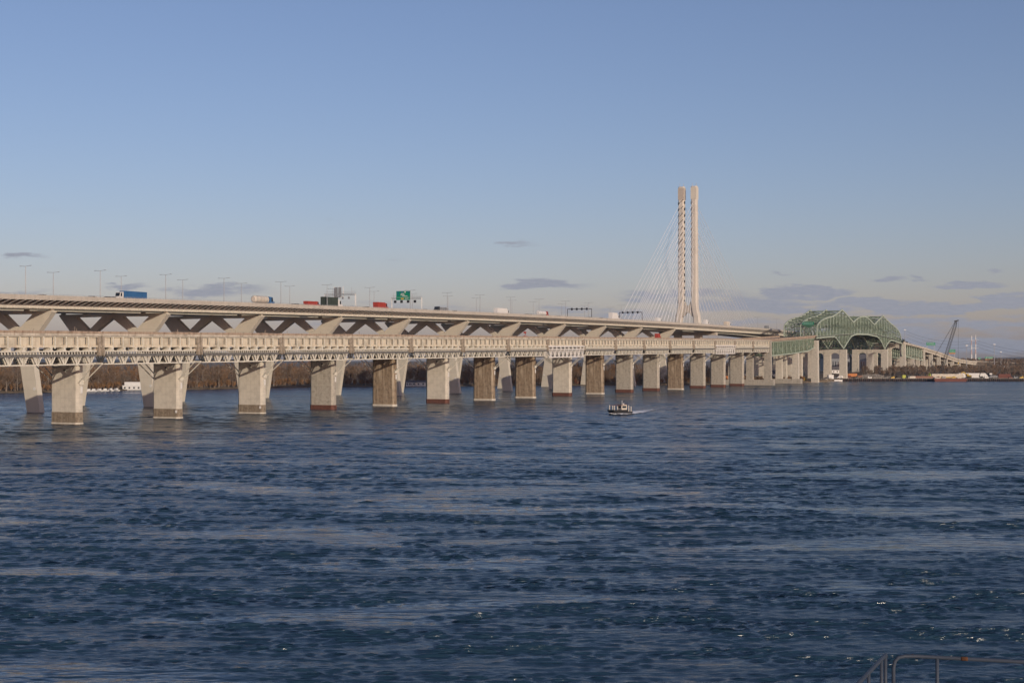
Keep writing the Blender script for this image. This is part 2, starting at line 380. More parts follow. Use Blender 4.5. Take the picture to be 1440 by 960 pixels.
    ex = np.array([(-6000,-400,0),(9000,-400,0),(9000,6000,0),(-6000,6000,0)], float)
    me = bpy.data.meshes.new('river'); allv = np.vstack([V, ex])
    tl, tr, bl, br = idx[-1,0], idx[-1,-1], idx[0,0], idx[0,-1]
    big = [[n0, n0+1, br]+idx[0,::-1].tolist()[1:], [n0+1, n0+2]+idx[::-1,-1].tolist(), [n0+2, n0+3]+idx[-1,:].tolist(), [n0+3, n0]+idx[:,0].tolist()]
    big[0] = [n0, n0+1]+idx[0,::-1].tolist(); big[2] = [n0+2, n0+3]+idx[-1,:].tolist()
    loops = np.concatenate([F.ravel(), np.concatenate([np.array(q) for q in big])]).astype(np.int32)
    sizes = np.concatenate([np.full(len(F), 4), np.array([len(q) for q in big])]).astype(np.int32)
    starts = np.concatenate([[0], np.cumsum(sizes)[:-1]]).astype(np.int32)
    me.vertices.add(len(allv)); me.vertices.foreach_set('co', allv.ravel())
    me.loops.add(len(loops)); me.loops.foreach_set('vertex_index', loops)
    me.polygons.add(len(sizes)); me.polygons.foreach_set('loop_start', starts); me.polygons.foreach_set('loop_total', sizes)
    me.update(calc_edges=True); me.validate()
    me.polygons.foreach_set('use_smooth', [True]*len(me.polygons)); me.materials.append(M['water'])
    aw = me.attributes.new('wav', 'FLOAT', 'POINT'); aw.data.foreach_set('value', np.concatenate([wav.ravel(), np.zeros(4)]))
    at = me.attributes.new('calm', 'FLOAT', 'POINT'); at.data.foreach_set('value', np.concatenate([calm.ravel(), np.zeros(4)]))
    o = bpy.data.objects.new('river', me); COL.objects.link(o)
    return tag(o, kind='structure')
river()
mb = MB(); mb.quad((-15500,-290,-3),(15500,-290,-3),(15500,20800,-3),(-15500,20800,-3))
tag(mb.build('river_bed', M['ground']), kind='structure')

# ------------------------------------------------------------------ land
shore = [(-1200,900),(-50,950),(60,969),(180,1043),(300,1085),(430,1170),(680,1222),(900,1270),(1000,1290),(1100,1370),(1158,1440),(1182,1500),(1440,1500),(2700,1560)]
def shoreY(x): return float(np.interp(x, [a for a, _ in shore], [b for _, b in shore]))
def landZ(x, d):       # x: bearing in photo columns, d: metres behind the shoreline
    left = np.interp(d, [0, 4, 12, 60, 400, 3000, 40000], [-.6, .5, 1.4, 2.2, 3, 6, 20])
    right = np.interp(d, [0, 1, 60, 110, 170, 700, 3000, 40000], [-.6, 3.0, 3.2, 5.0, 8.5, 10, 12, 25])
    t = min(1, max(0, (x-1120)/60)); return left*(1-t)+right*t
def ground(x, Y): return landZ(x, Y-shoreY(x))
def gat(X, Y): return landZ(720+2000*X/Y, Y-shoreY(720+2000*X/Y))
def land():
    xs = np.concatenate([np.arange(-1200, -60, 60), np.arange(-60, 1500, 10), np.arange(1500, 2700, 60)])
    ds = [0, 1, 2.5, 4, 8, 14, 25, 45, 60, 80, 110, 140, 170, 230, 320, 450, 700, 1100, 1800, 3000, 6000, 12000, 19000]
    r = random.Random(3); v = []; f = []
    for d in ds:
        for x in xs:
            Y = shoreY(x)+d + (r.uniform(-2.5, 2.5) if d < 20 and x < 1150 else 0)
            z = landZ(x, d) + (r.uniform(-.25, .25) if 2 < d < 500 else 0)
            v.append(((x-720)/2000*Y, Y, z))
    n = len(xs)
    for j in range(len(ds)-1):
        for i in range(n-1): f.append((j*n+i, j*n+i+1, (j+1)*n+i+1, (j+1)*n+i))
    b = MB(); b.v = v; b.f = f; b.m = [0]*len(f)
    return tag(b.build('land', M['ground'], smooth=True), kind='structure')
land()
def hill(name, x0, x1, Y, depth, prof, m, z0=0):      # rounded ridge, prof(t)->height
    nx, ny = 90, 14; b = MB(); r = random.Random(5)
    for j in range(ny+1):
        for i in range(nx+1):
            t = i/nx; q = j/ny; yy = Y+depth*q
            b.v.append((((x0+(x1-x0)*t)-720)/2000*(Y+depth/2), yy, z0+prof(t)*math.sin(math.pi*q)**.6*(1+.05*r.uniform(-1, 1))))
    for j in range(ny):
        for i in range(nx): b.f.append((j*(nx+1)+i, j*(nx+1)+i+1, (j+1)*(nx+1)+i+1, (j+1)*(nx+1)+i)); b.m.append(0)
    return tag(b.build(name, m, smooth=True), kind='structure')
M['hill'] = mat('distant_wooded_hill', (.055,.052,.040), .95, vary=.3, scale=.01)
hill('far_hills', 1300, 1900, 15000, 4000, lambda t: 70*math.sin(math.pi*t)**.7*(1+.25*math.sin(9*t)+.1*math.sin(23*t)), M['hill'])
hill('far_hills', -200, 900, 12000, 4000, lambda t: 42*(.6+.3*math.sin(7*t)+.15*math.sin(17*t)), M['hill'])
hill('wooded_hill', 1095, 1272, 2700, 500, lambda t: 63*min(1, math.sin(math.pi*t)*3.2)*(1+.04*math.sin(14*t)), M['hill'])

# ------------------------------------------------------------------ old bridge (straight part)
O0 = Vector((-153.6, 492.1, 0)); SP = 53.75
def ob(n, s, z): return O0 + N*n + U*s + Vector((0, 0, z))
def zt(s): return 31.95 + .56*s/SP
def fo(n, s, dz): return ob(n, s, zt(s)+dz)        # z relative to the deck top
OLD = empty('highway_bridge', O0, -TH, 'old concrete highway bridge on thick piers with steel support trusses and green cantilever truss', 'bridge')
J0 = 1.0
def vtruss(b, npl, s0, s1, m_ch, m_v, m_mid, cnt=8):
    b.box(fo, npl-.22, npl+.22, s0, s1, -6.98, -6.6, m_ch)
    b.box(fo, npl-.18, npl+.18, s0, s1, -8.65, -7.75, m_mid)
    k = 0; st = 1.35
    for i in range(int((s1-s0)/st)):
        s = s0+.4+i*st; b.box(fo, npl-.1, npl+.1, s, s+.32, -7.75, -6.98, m_v if i % 3 else m_ch)
    L = (s1-s0)/cnt
    for i in range(cnt):
        c = s0+(i+.5)*L
        for d in (-1, 1):
            b.beam(fo(npl, c+d*.35, -11.0), fo(npl, c+d*1.75, -8.65), .3, .36, m_v)
            b.beam(fo(npl, c+d*.15, -11.0), fo(npl, c+d*.8, -8.65), .18, .2, m_v)
    b.box(fo, npl-.25, npl+.25, s0-1.0 if cnt > 7 else s0, s1-1.6, -11.4, -11.0, m_ch)
def old_span(k):
    s0 = J0+k*SP+.35; s1 = J0+(k+1)*SP-.35; org = fo(0, s0, 0)
    modular = k in (7, 13)
    sp_ = empty_part('deck_span', org)
    b = MB()
    b.box(fo, -14.2, 14.2, s0, s1, -1.6, -.85)
    b.build('deck_slab', M['deck'], sp_, org)
    for sg in (1, -1):
        b = MB(); q = s0
        while q < s1-.1:
            e = min(q+rnd.uniform(5, 12), s1); h = rnd.uniform(-.06, .05)
            a0, a1 = sorted((sg*13.75, sg*(14.24+rnd.uniform(0, .05)))); b.box(fo, a0, a1, q, e, -.85, h); q = e
        for i in range(3 if sg > 0 else 0):
            s = rnd.uniform(s0+2, s1-2); b.box(fo, 14.0, 14.12, s, s+.12, -.1, rnd.uniform(.5, 1.6))
        b.build('parapet', M['parapet'], sp_, org)
    b = MB()
    for g in (8.5, 4.2, 0, -4.2, -8.5): b.box(fo, g-.3, g+.3, s0, s1, -5.3, -1.6)
    for g in (12.85, -12.85):
        b.box(fo, g-.25, g+.25, s0, s1, -4.6, -1.6)
        b.box(fo, g-.12, g+.12, s0, s1, -4.85, -4.6)
        b.box(fo, g-.7, g+.7, s0, s1, -5.5, -4.85)
        b.box(fo, g-.4, g+.45, s0, s1, -2.05, -1.62)
    b.build('girder', M['web'], sp_, org)
    b = MB(); n = 10
    b.box(fo, 13.36, 13.72, s0+.1, s1-.1, -2.0, -1.64)
    for i in range(n+1):
        s = s0+.6+(s1-s0-1.2)*i/n
        b.box(fo, 13.35, 13.75, s-.18, s+.18, -5.6 if i % 2 else -5.9, -1.62)
        b.box(fo, 13.12, 13.36, s-.9, s-.65, -4.6, -2.1, 1)
    for s in (s0+.1, s1-1.0):
        b.box(fo, 12.6, 14.1, s, s+.9, -7.2, -1.1, 2); b.box(fo, 12.9, 14.5, s+.2, s+.7, -8.4, -5.8, 2)
    b.build('stiffener_frame', [M['cream'], M['steel'], M['joint']], sp_, org)
    if not modular:
        tr = MB()
        c = 8
        for g in (13.8, 12.7, -12.7, -13.8): vtruss(tr, g, s0+2.2, s1-2.0, 0, 0, 1, c)
        L = (s1-s0-4.2)/c
        for i in range(c):
            cc_ = s0+2.2+(i+.5)*L
            for g in (12.5, -12.5):
                tr.prism([fo(g-1.5, cc_-.6, -5.5), fo(g-1.5, cc_+.6, -5.5), fo(g-1.5, cc_+.4, -6.1), fo(g-1.5, cc_+.8, -6.6), fo(g-1.5, cc_-.8, -6.6), fo(g-1.5, cc_-.4, -6.1)], N*3.0)
                tr.box(fo, g-1.4, g+1.4, cc_-.2, cc_+.2, -11.3, -11.05)
            tr.box(fo, -11, 11, cc_-.25, cc_+.25, -8.6, -7.9, 1)
        tr.build('support_truss', [M['cream'], M['steel']], OLD, org)
    else:
        tr = MB(); a, e = s0-1.5, s1-.5
        for g in (14.3, 12.2, -12.2, -14.3):
            tr.box(fo, g-.3, g+.3, a, e, -6.2, -5.35); tr.box(fo, g-.3, g+.3, a+1, e-1, -12.4, -11.7)
            tr.box(fo, g-.2, g+.2, a, e, -7.6, -7.1)
            L = (e-a)/9
            for i in range(9):
                c = a+(i+.5)*L
                for d in (-1, 1):
                    tr.beam(fo(g, c+d*.3, -11.8), fo(g, c+d*2.6, -7.3), .5, .45); tr.beam(fo(g, c+d*2.6, -7.1), fo(g, c+d*2.6, -6.0), .35)
                tr.beam(fo(g, c, -11.8), fo(g, c, -7.3), .3)
        tr.build('support_truss', [M['white_steel']], OLD, org)
def empty_part(name, org):
    o = bpy.data.objects.new(name, None); COL.objects.link(o); o.location = parent_mat(OLD).inverted() @ Vector(org); o.parent = OLD; o.empty_display_size = 1
    return o
for k in range(-3, 16): old_span(k)

kinds = {0:'pier_light',1:'pier_light',2:'pier_light',3:'pier_mid',4:'pier_brown',5:'pier_light',6:'pier_brown',7:'pier_brown',8:'pier_light',9:'pier_brown',
         10:'pier_mid',11:'pier_mid',12:'pier_brown',13:'pier_mid',14:'pier_mid',15:'pier_mid'}
def octo(b, fr, n0, n1, hu, ch, z0, z1, zf=None, m=0):
    ring = [(n0+ch,-hu),(n1-ch,-hu),(n1,-hu+ch),(n1,hu-ch),(n1-ch,hu),(n0+ch,hu),(n0,hu-ch),(n0,-hu+ch)]
    k = len(b.v)
    for z in (z0, z1): b.v += [tuple(fr(n, s, z)) for n, s in ring]
    b.f.append(tuple(range(k, k+8))[::-1]); b.f.append(tuple(range(k+8, k+16))); b.m += [m, m]
    for i in range(8): b.f.append((k+i, k+(i+1) % 8, k+8+(i+1) % 8, k+8+i)); b.m.append(m)
def old_pier(k):
    s = k*SP; z = zt(s); fr = lambda n, u, zz: ob(n, s+u, zz); org = ob(0, s, 0)
    kd = kinds.get(k, 'pier_light'); lab = {'pier_light':'pale repaired concrete pier','pier_mid':'grey concrete pier with pale patches','pier_brown':'brown weathered concrete pier with white streaks'}[kd]
    b = MB(); octo(b, fr, -6.7, 5.9, 1.7, 1.0, -3, z-8.3)
    p = b.build('pier', M[kd], OLD, org); p['label'] = lab
    b = MB()
    b.prism([fr(-12.8,-1.3,z-6.0), fr(12.8,-1.3,z-6.0), fr(12.8,-1.3,z-7.2), fr(6.0,-1.3,z-9.0), fr(-6.0,-1.3,z-9.0), fr(-12.8,-1.3,z-7.2)], U*2.6)
    b.build('pier_cap', M['deck'], p, org)
    b = MB()
    for sg in (1, -1):
        for du in (-1.9, 1.9):
            b.beam(fr(sg*5.95, du*.7, z-17.6), fr(sg*13.4, du, z-11.3), .3, .3)
            b.beam(fr(sg*5.8, du*.9, z-11.6), fr(sg*1.0, du, z-11.2), .3); 
        b.box(fr, min(sg*5.6, sg*6.2), max(sg*5.6, sg*6.2), -1.0, 1.0, z-18.3, z-16.8)
    b.box(fr, -13.6, 13.6, -2.1, -1.5, z-11.35, z-10.7); b.box(fr, -13.6, 13.6, 1.5, 2.1, z-11.35, z-10.7)
    b.build('bracket', M['cream'], p, org)
    b = MB(); b.box(fr, -.3, .35, -1.95, -1.7, z-13.6, z-13.0)
    b.build('outlet', M['dark'], p, org)
    if k in (0, 1, 2):
        b = MB(); octo(b, fr, -5.6, 5.6, 1.55, .9, -3, 4.6 if k == 0 else 3.9)
        # collar is set in from the shaft: shaft shortened above it
        b2 = MB(); octo(b2, fr, -6.75, 5.95, 1.78, 1.0, -3, 4.2 if k == 0 else 3.7); b2.build('collar', M['collar'], p, org)
        b3 = MB(); octo(b3, fr, -6.85, 6.05, 1.9, 1.0, .1, .6); b3.build('rim', M['pier_light'], p, org)
    elif kd == 'pier_brown':
        b2 = MB(); octo(b2, fr, -6.90, 6.1, 1.95, 1.0, -3, .9); b2.build('collar', M['pier_light'], p, org)
    else:
        b2 = MB(); octo(b2, fr, -6.85, 6.05, 1.9, 1.0, -3, 2.1); b2.build('collar', M['rust'], p, org)
    b = MB(); b.box(fr, 5.92, 6.06, -.5, .5, z-21.2, z-19.0); b.build('gauge_board', M['white'], p, org)
    if k in (1, 2):
        b = MB(); b.box(fr, 4.6, 5.4, -1.98, -1.8, 2.2, 3.2); b.build('marker_plate', M['white'], p, org)
for k in range(-3, 16): old_pier(k)

# the three tall portal piers, deck trusses, cantilever truss
TH3 = R(28.6); U3 = Vector((math.sin(TH3), math.cos(TH3), 0)); N3 = Vector((math.cos(TH3), -math.sin(TH3), 0))
T0 = Vector((304.2, 1418, 0))
def s_of(x):   # distance along the near truss plane for a photo column
    return ((x-720)*1418-608400)/(957.4-.878*(x-720))
def tw(x, y):  # (s, Z)
    s = s_of(x); Y = 1418+.878*s; return s, CAM_H+(506.6-y)*Y/2000
def tp(s, z, back=0): return T0+U3*s-N3*back+Vector((0,0,z))
W3 = 17.0
def portal(base, uu_, nn_, ztop, zarch, legs, wn, wu, m, zb, plinth=0, z_g=None):
    org = base; b = MB()
    def fr(n, s, z): return base+nn_*n+uu_*s+Vector((0,0,z))
    for l in legs:
        tb = 1.12
        P = [fr(l-wn/2*tb,-wu/2*tb,zb),fr(l+wn/2*tb,-wu/2*tb,zb),fr(l+wn/2*tb,wu/2*tb,zb),fr(l-wn/2*tb,wu/2*tb,zb)]
        Q = [fr(l-wn/2,-wu/2,ztop),fr(l+wn/2,-wu/2,ztop),fr(l+wn/2,wu/2,ztop),fr(l-wn/2,wu/2,ztop)]
        b.box_pts(P+Q)
    for l0, l1 in zip(legs[:-1], legs[1:]):
        a, c = min(l0, l1)+wn/2-.1, max(l0, l1)-wn/2+.1; mid = (a+c)/2; hw = (c-a)/2
        pts = [fr(a, -wu/2+.3, ztop-.02), fr(c, -wu/2+.3, ztop-.02)]
        for i in range(9):
            t = math.pi*i/8; pts.append(fr(mid+hw*math.cos(t), -wu/2+.3, zarch+math.sin(t)*min(hw*.75, ztop-zarch-1.6)))
        b.prism(pts, uu_*(wu-.6))
    p = b.build('portal_pier', m, OLD, org)
    if plinth:
        b = MB(); b.box(fr, min(legs)-wn, max(legs)+wn, -wu*.75, wu*.75, zb-1, plinth)
        b.build('plinth', M['pier_mid'], p, org)
    return p
P17 = ob(0, J0+16*SP, 0); P18 = ob(0, J0+17.87*SP, 0)
portal(P17, U, N, 39.6, 24, (12.0,-4.5,-21), 5.6, 4.0, M['pier_mid'], -2, 4.8)
portal(P18, U, N, 29.0, 21.5, (11.5,-4.5,-21), 5.6, 4.4, M['pier_light'], -2, 4.5)
portal(T0-N3*1.5, U3, N3, 42, 26, (-.5,-17,-33), 6.2, 4.6, M['pier_light'], -2)
# deck truss, straight part
def zdt(s): return float(np.interp(s, [J0+16*SP, J0+19.2*SP], [41.2, 47.0]))
b = MB(); s0, s1 = J0+16*SP, J0+19.2*SP
NP = 22
def zbot(t): return float(np.interp(t, [0,.45,.85,1], [25.9,28.2,31.5,35.5]))
def planes_dt(n_):
    tr = MB(); 
    for i in range(NP):
        t0, t1 = i/NP, (i+1)/NP; a, c = s0+(s1-s0)*t0, s0+(s1-s0)*t1
        za, zc = zdt(a)-3.2, zdt(c)-3.2; ba, bc = zbot(t0), zbot(t1)
        tr.beam(ob(n_, a, za), ob(n_, c, zc), .7, .9, 1); tr.beam(ob(n_, a, ba), ob(n_, c, bc), .7, 1.0, 1)
        tr.beam(ob(n_, a, ba), ob(n_, a, za), .45, .7, 2 if i % 2 == 0 else 0)
        if i % 2: tr.beam(ob(n_, a, za), ob(n_, c, bc), .5, .6, 0)
        else: tr.beam(ob(n_, a, ba), ob(n_, c, zc), .5, .6, 0)
        tr.beam(ob(n_, (a+c)/2, (ba+bc)/2), ob(n_, (a+c)/2, (za+zc)/2), .3, .4, 0)
        tr.beam(ob(n_, a, (ba+za)/2), ob(n_, c, (bc+zc)/2), .3, .4, 0)
    tr.build('deck_truss', [M['green'], M['lgreen'], M['mgreen']], OLD, ob(n_, s0, 30))
for n_ in (12.5, -4.5, -21): planes_dt(n_)
tr = MB()
for i in range(NP+1):
    a = s0+(s1-s0)*i/NP
    for z in (zdt(a)-3.4, zbot(i/NP)+.2): tr.beam(ob(12.3, a, z), ob(-21, a, z), .5, .7)
    tr.beam(ob(12.3, a, zdt(a)-3.4), ob(-4.5, a, zbot(i/NP)), .4, .4); tr.beam(ob(-4.5, a, zdt(a)-3.4), ob(-21, a, zbot(i/NP)), .4, .4)
tr.build('cross_bracing', M['green'], OLD, ob(0, s0, 30))
b = MB()
for i in range(10):
    a, c = s0+(s1-s0)*i/10, s0+(s1-s0)*(i+1)/10; za, zc = zdt(a), zdt(c)
    b.box_pts([ob(-23,a,za-2.6),ob(14.2,a,za-2.6),ob(14.2,c,zc-2.6),ob(-23,c,zc-2.6),ob(-23,a,za-1.7),ob(14.2,a,za-1.7),ob(14.2,c,zc-1.7),ob(-23,c,zc-1.7)])
    for n_ in (14.05, -23):
        b.box_pts([ob(n_-.4,a,za-1.7),ob(n_+.25,a,za-1.7),ob(n_+.25,c,zc-1.7),ob(n_-.4,c,zc-1.7),ob(n_-.4,a,za),ob(n_+.25,a,za),ob(n_+.25,c,zc),ob(n_-.4,c,zc)])
b.build('deck_slab', M['parapet'], OLD, ob(0, s0, 40))

# cantilever truss
TOP = [(1149.3,457.5),(1152,453.5),(1156,450),(1160,448),(1164,446.5),(1169,445.5),(1174,443),(1179,439.3),(1184,435.5),(1188,439.5),(1192,444),(1196,448.6),(1200,453),(1203.5,449.6),(1207,447),(1210,445.6),(1213,445),(1216,445.3),(1219,446.5),(1222,448.7),(1225.5,452.6),(1229.5,456.5),(1232.5,453),(1236,449.2),(1239,446.3),(1241.5,444),(1244,446.8),(1247,450),(1250,452.8),(1253,455.3),(1256,457.5),(1259,460.3),(1262,463.5),(1264.5,467),(1266.2,471.5),(1267.2,478)]
BOT = [(1148,475.2),(1173,473),(1176,475.5),(1179,480),(1182.5,485),(1186,489.8),(1189.5,484.5),(1193,478.5),(1197,472.8),(1201,470.7),(1206,469.8),(1220,470.2),(1233,473),(1236,475.5),(1239.5,481),(1244,490.8),(1246.5,485.5),(1249.5,480.5),(1253,478.3),(1260,480),(1267.5,482.5)]
DK = [(1148,473.4),(1175,471.3),(1200,469.4),(1220,469.2),(1233,470.8),(1253,475.6),(1268,480.4)]
tops = [tw(*p) for p in TOP]; bots = [tw(*p) for p in BOT]; dks = [tw(*p) for p in DK]
ip = lambda tb, s: float(np.interp(s, [a for a, _ in tb], [z for _, z in tb]))
SE = s_of(1267)
def cantilever(back, near):
    tr = MB(); n = 60
    for tb, wd in ((tops, 1.5), (bots, 1.4)):
        for p, q in zip(tb[:-1], tb[1:]): tr.beam(tp(p[0], p[1], back), tp(q[0], q[1], back), .9, wd, 1)
    tr.beam(tp(0, ip(bots, 0), back), tp(tops[0][0], tops[0][1], back), .9, 1.1, 1)
    L = SE/n
    for i in range(n+1):
        s = L*i; s = max(s, .8)
        z0, z1, zd = ip(bots, s), ip(tops, s), ip(dks, s)
        tr.beam(tp(s, z0, back), tp(s, z1, back), .5, .7 if i % 2 == 0 else .45, 2 if i % 2 == 0 else 0)
        if i < n:
            s2 = L*(i+1); y0, y1 = ip(bots, s2), ip(tops, s2); mA = (z0+z1)/2; mB = (y0+y1)/2
            if i % 2: tr.beam(tp(s, z1, back), tp(s2, mB, back), .4, .55, 0); tr.beam(tp(s, z0, back), tp(s2, mB, back), .4, .55, 0)
            else: tr.beam(tp(s, mA, back), tp(s2, y1, back), .4, .55, 0); tr.beam(tp(s, mA, back), tp(s2, y0, back), .4, .55, 0)
            tr.beam(tp(s, zd, back), tp(s2, ip(dks, s2), back), .6, 1.1, 1)
    return tr.build('truss_side', [M['green'], M['lgreen'], M['mgreen']], OLD, tp(0, 50, back))
for k_, bk in enumerate((0, W3, 2*W3)): cantilever(bk, k_ == 0)
tr = MB()
n = 29
for i in range(n+1):
    s = max(SE*i/n, 1); z1, z0, zd = ip(tops, s), ip(bots, s), ip(dks, s)
    tr.beam(tp(s, z1, 0), tp(s, z1, 2*W3), .6, .8)
    lowest = max(zd+7, z1-9)
    if z1-zd > 10:
        for a in (0, W3):
            tr.beam(tp(s, lowest, a), tp(s, lowest, a+W3), .4, .6); tr.beam(tp(s, z1, a), tp(s, lowest, a+W3), .35, .4); tr.beam(tp(s, lowest, a), tp(s, z1, a+W3), .35, .4)
    tr.beam(tp(s, zd-.8, 0), tp(s, zd-.8, 2*W3), .6, 1.4)
    if zd-z0 > 4:
        for a in (0, W3):
            tr.beam(tp(s, z0, a), tp(s, z0, a+W3), .4, .5); tr.beam(tp(s, z0, a), tp(s, zd, a+W3), .3, .4); tr.beam(tp(s, zd, a), tp(s, z0, a+W3), .3, .4)
    if i < n:
        s2 = SE*(i+1)/n
        for a in (0, W3): tr.beam(tp(s, z1, a), tp(s2, ip(tops, s2), a+W3), .35, .4); tr.beam(tp(s, z1, a+W3), tp(s2, ip(tops, s2), a), .35, .4)
tr.build('cross_bracing', M['green'], OLD, tp(0, 50, 0))
b = MB()
for i in range(30):
    a, c = SE*i/30-(6 if i == 0 else 0), SE*(i+1)/30; za, zc = ip(dks, a), ip(dks, c)
    b.box_pts([tp(a,za-.6,-.6+.2),tp(a,za-.6,2*W3+.4),tp(c,zc-.6,2*W3+.4),tp(c,zc-.6,-.4),tp(a,za+.2,-.4),tp(a,za+.2,2*W3+.4),tp(c,zc+.2,2*W3+.4),tp(c,zc+.2,-.4)])
b.build('roadway', M['asphalt'], OLD, tp(0, 45, 0))
def gz(P): return gat(P.x, P.y)
# main piers under the truss spikes
for xs_ in (1186, 1244):
    s, z = tw(xs_, 491.2); B = tp(s, 0, 0)
    portal(B, U3, N3, z, z-7.5, (0,-W3,-2*W3), 7.0, 4.2, M['pier_light'], 2)
s, z = tw(1269.5, 483); B = tp(s, 0, 0)
portal(B, U3, N3, z, z-9, (0,-W3,-2*W3), 6.0, 4, M['pier_light'], 3)
# approach beyond the truss
AP = [(1268,480.6),(1297,488.2),(1320,495.5),(1345,504.5),(1375,509)]
aps = [tw(*p) for p in AP]; s_a, s_b, s_c = s_of(1268.5), s_of(1298), s_of(1372)
for bk in (0, W3, 2*W3):
    tr = MB(); n = 12
    for i in range(n):
        a, c = s_a+(s_b-s_a)*i/n, s_a+(s_b-s_a)*(i+1)/n; za, zc = ip(aps, a)-2.2, ip(aps, c)-2.2; h0 = 14.5
        tr.beam(tp(a, za, bk), tp(c, zc, bk), .7, 1.0, 1); tr.beam(tp(a, za-h0, bk), tp(c, zc-h0, bk), .7, 1.0, 1)
        tr.beam(tp(a, za-h0, bk), tp(a, za, bk), .6, .8, 1); tr.beam(tp(a, za, bk), tp(c, zc-h0, bk), .5, .7, 0); tr.beam(tp(a, za-h0, bk), tp(c, zc, bk), .4, .5, 0)
    tr.build('deck_truss', [M['green'], M['lgreen']], OLD, tp(s_a, 40, bk))
b = MB(); n = 24
for i in range(n):
    a, c = s_a+(s_c-s_a)*i/n, s_a+(s_c-s_a)*(i+1)/n; za, zc = ip(aps, a), ip(aps, c)
    def sl(b0, b1, z0, z1): b.box_pts([tp(a,za+z0,b0),tp(a,za+z0,b1),tp(c,zc+z0,b1),tp(c,zc+z0,b0),tp(a,za+z1,b0),tp(a,za+z1,b1),tp(c,zc+z1,b1),tp(c,zc+z1,b0)])
    sl(-2, 2*W3+1, -2.2, -1.2); sl(-2.2, -1.5, -1.2, .2); sl(2*W3+.5, 2*W3+1.2, -1.2, .2)
    if a > s_b-2:
        for g in (-1, 5, 11, 17, 23, 29): sl(g, g+.8, -5.2, -2.2)
b.build('deck_slab', M['deck'], OLD, tp(s_a, 40, 0))
for x_ in (1283, 1298, 1309, 1320, 1330, 1339, 1348):
    s = s_of(x_); zz = ip(aps, s)-(17.5 if x_ < 1297 else 6.0)
    if x_ == 1298: zz = ip(aps, s)-2.4
    portal(tp(s, 0, 0), U3, N3, zz, zz-4.5, (0,-W3,-2*W3), 4.5, 3.5, M['pier_light'], 3)

# ------------------------------------------------------------------ new bridge
HX = [76,238,370.5,482,577,659,731,795.6,853,904,949]
HK = list(range(11)); HYv = [599.3+70.5*k for k in HK]
pts = {k: ((HX[k]-720)/2000*HYv[k], HYv[k]) for k in HK}
co = np.polyfit(HK, [pts[k][0] for k in HK], 3)
def base(k):
    if k < 0: x0 = np.polyval(co, 0); d = np.polyval(np.polyder(co), 0); X = x0+d*k
    elif k > 10: x0 = np.polyval(co, 10); d = 36.1; X = x0+d*(k-10)
    else: X = np.polyval(co, k)
    return Vector((float(X), 599.3+70.5*k, 0))
def tan(k): return (base(k+.05)-base(k-.05)).normalized()
def nor(k): t = tan(k); return Vector((t.y, -t.x, 0))
def zb(k):
    if k < 14: return 43.6+1.35*k-.06*k*k
    return 50.74-(k-14)*1.6
def nb(k, m, z): return base(k)+nor(k)*m+Vector((0,0,z))
def fn(m, k, dz): return nb(k, m, zb(k)+dz)
NEW = empty('cable_stayed_bridge', base(0), -TH, 'new pale concrete highway bridge with w shaped piers and one tall twin cable tower', 'bridge')
def kx(x, m):      # k where the line at offset m crosses photo column x
    lo, hi = -3, 20
    for _ in range(50):
        mid = (lo+hi)/2; p = nb(mid, m, 0)
        if 720+2000*p.x/p.y < x: lo = mid
        else: hi = mid
    return lo
KE = 17
def strip(b, k0, k1, n, m0, m1, z0, z1, mi=0, zz=None):
    for i in range(n):
        a, c = k0+(k1-k0)*i/n, k0+(k1-k0)*(i+1)/n
        b.box_pts([fn(m0,a,z0),fn(m1,a,z0),fn(m1,c,z0),fn(m0,c,z0),fn(m0,a,z1),fn(m1,a,z1),fn(m1,c,z1),fn(m0,c,z1)], mi)
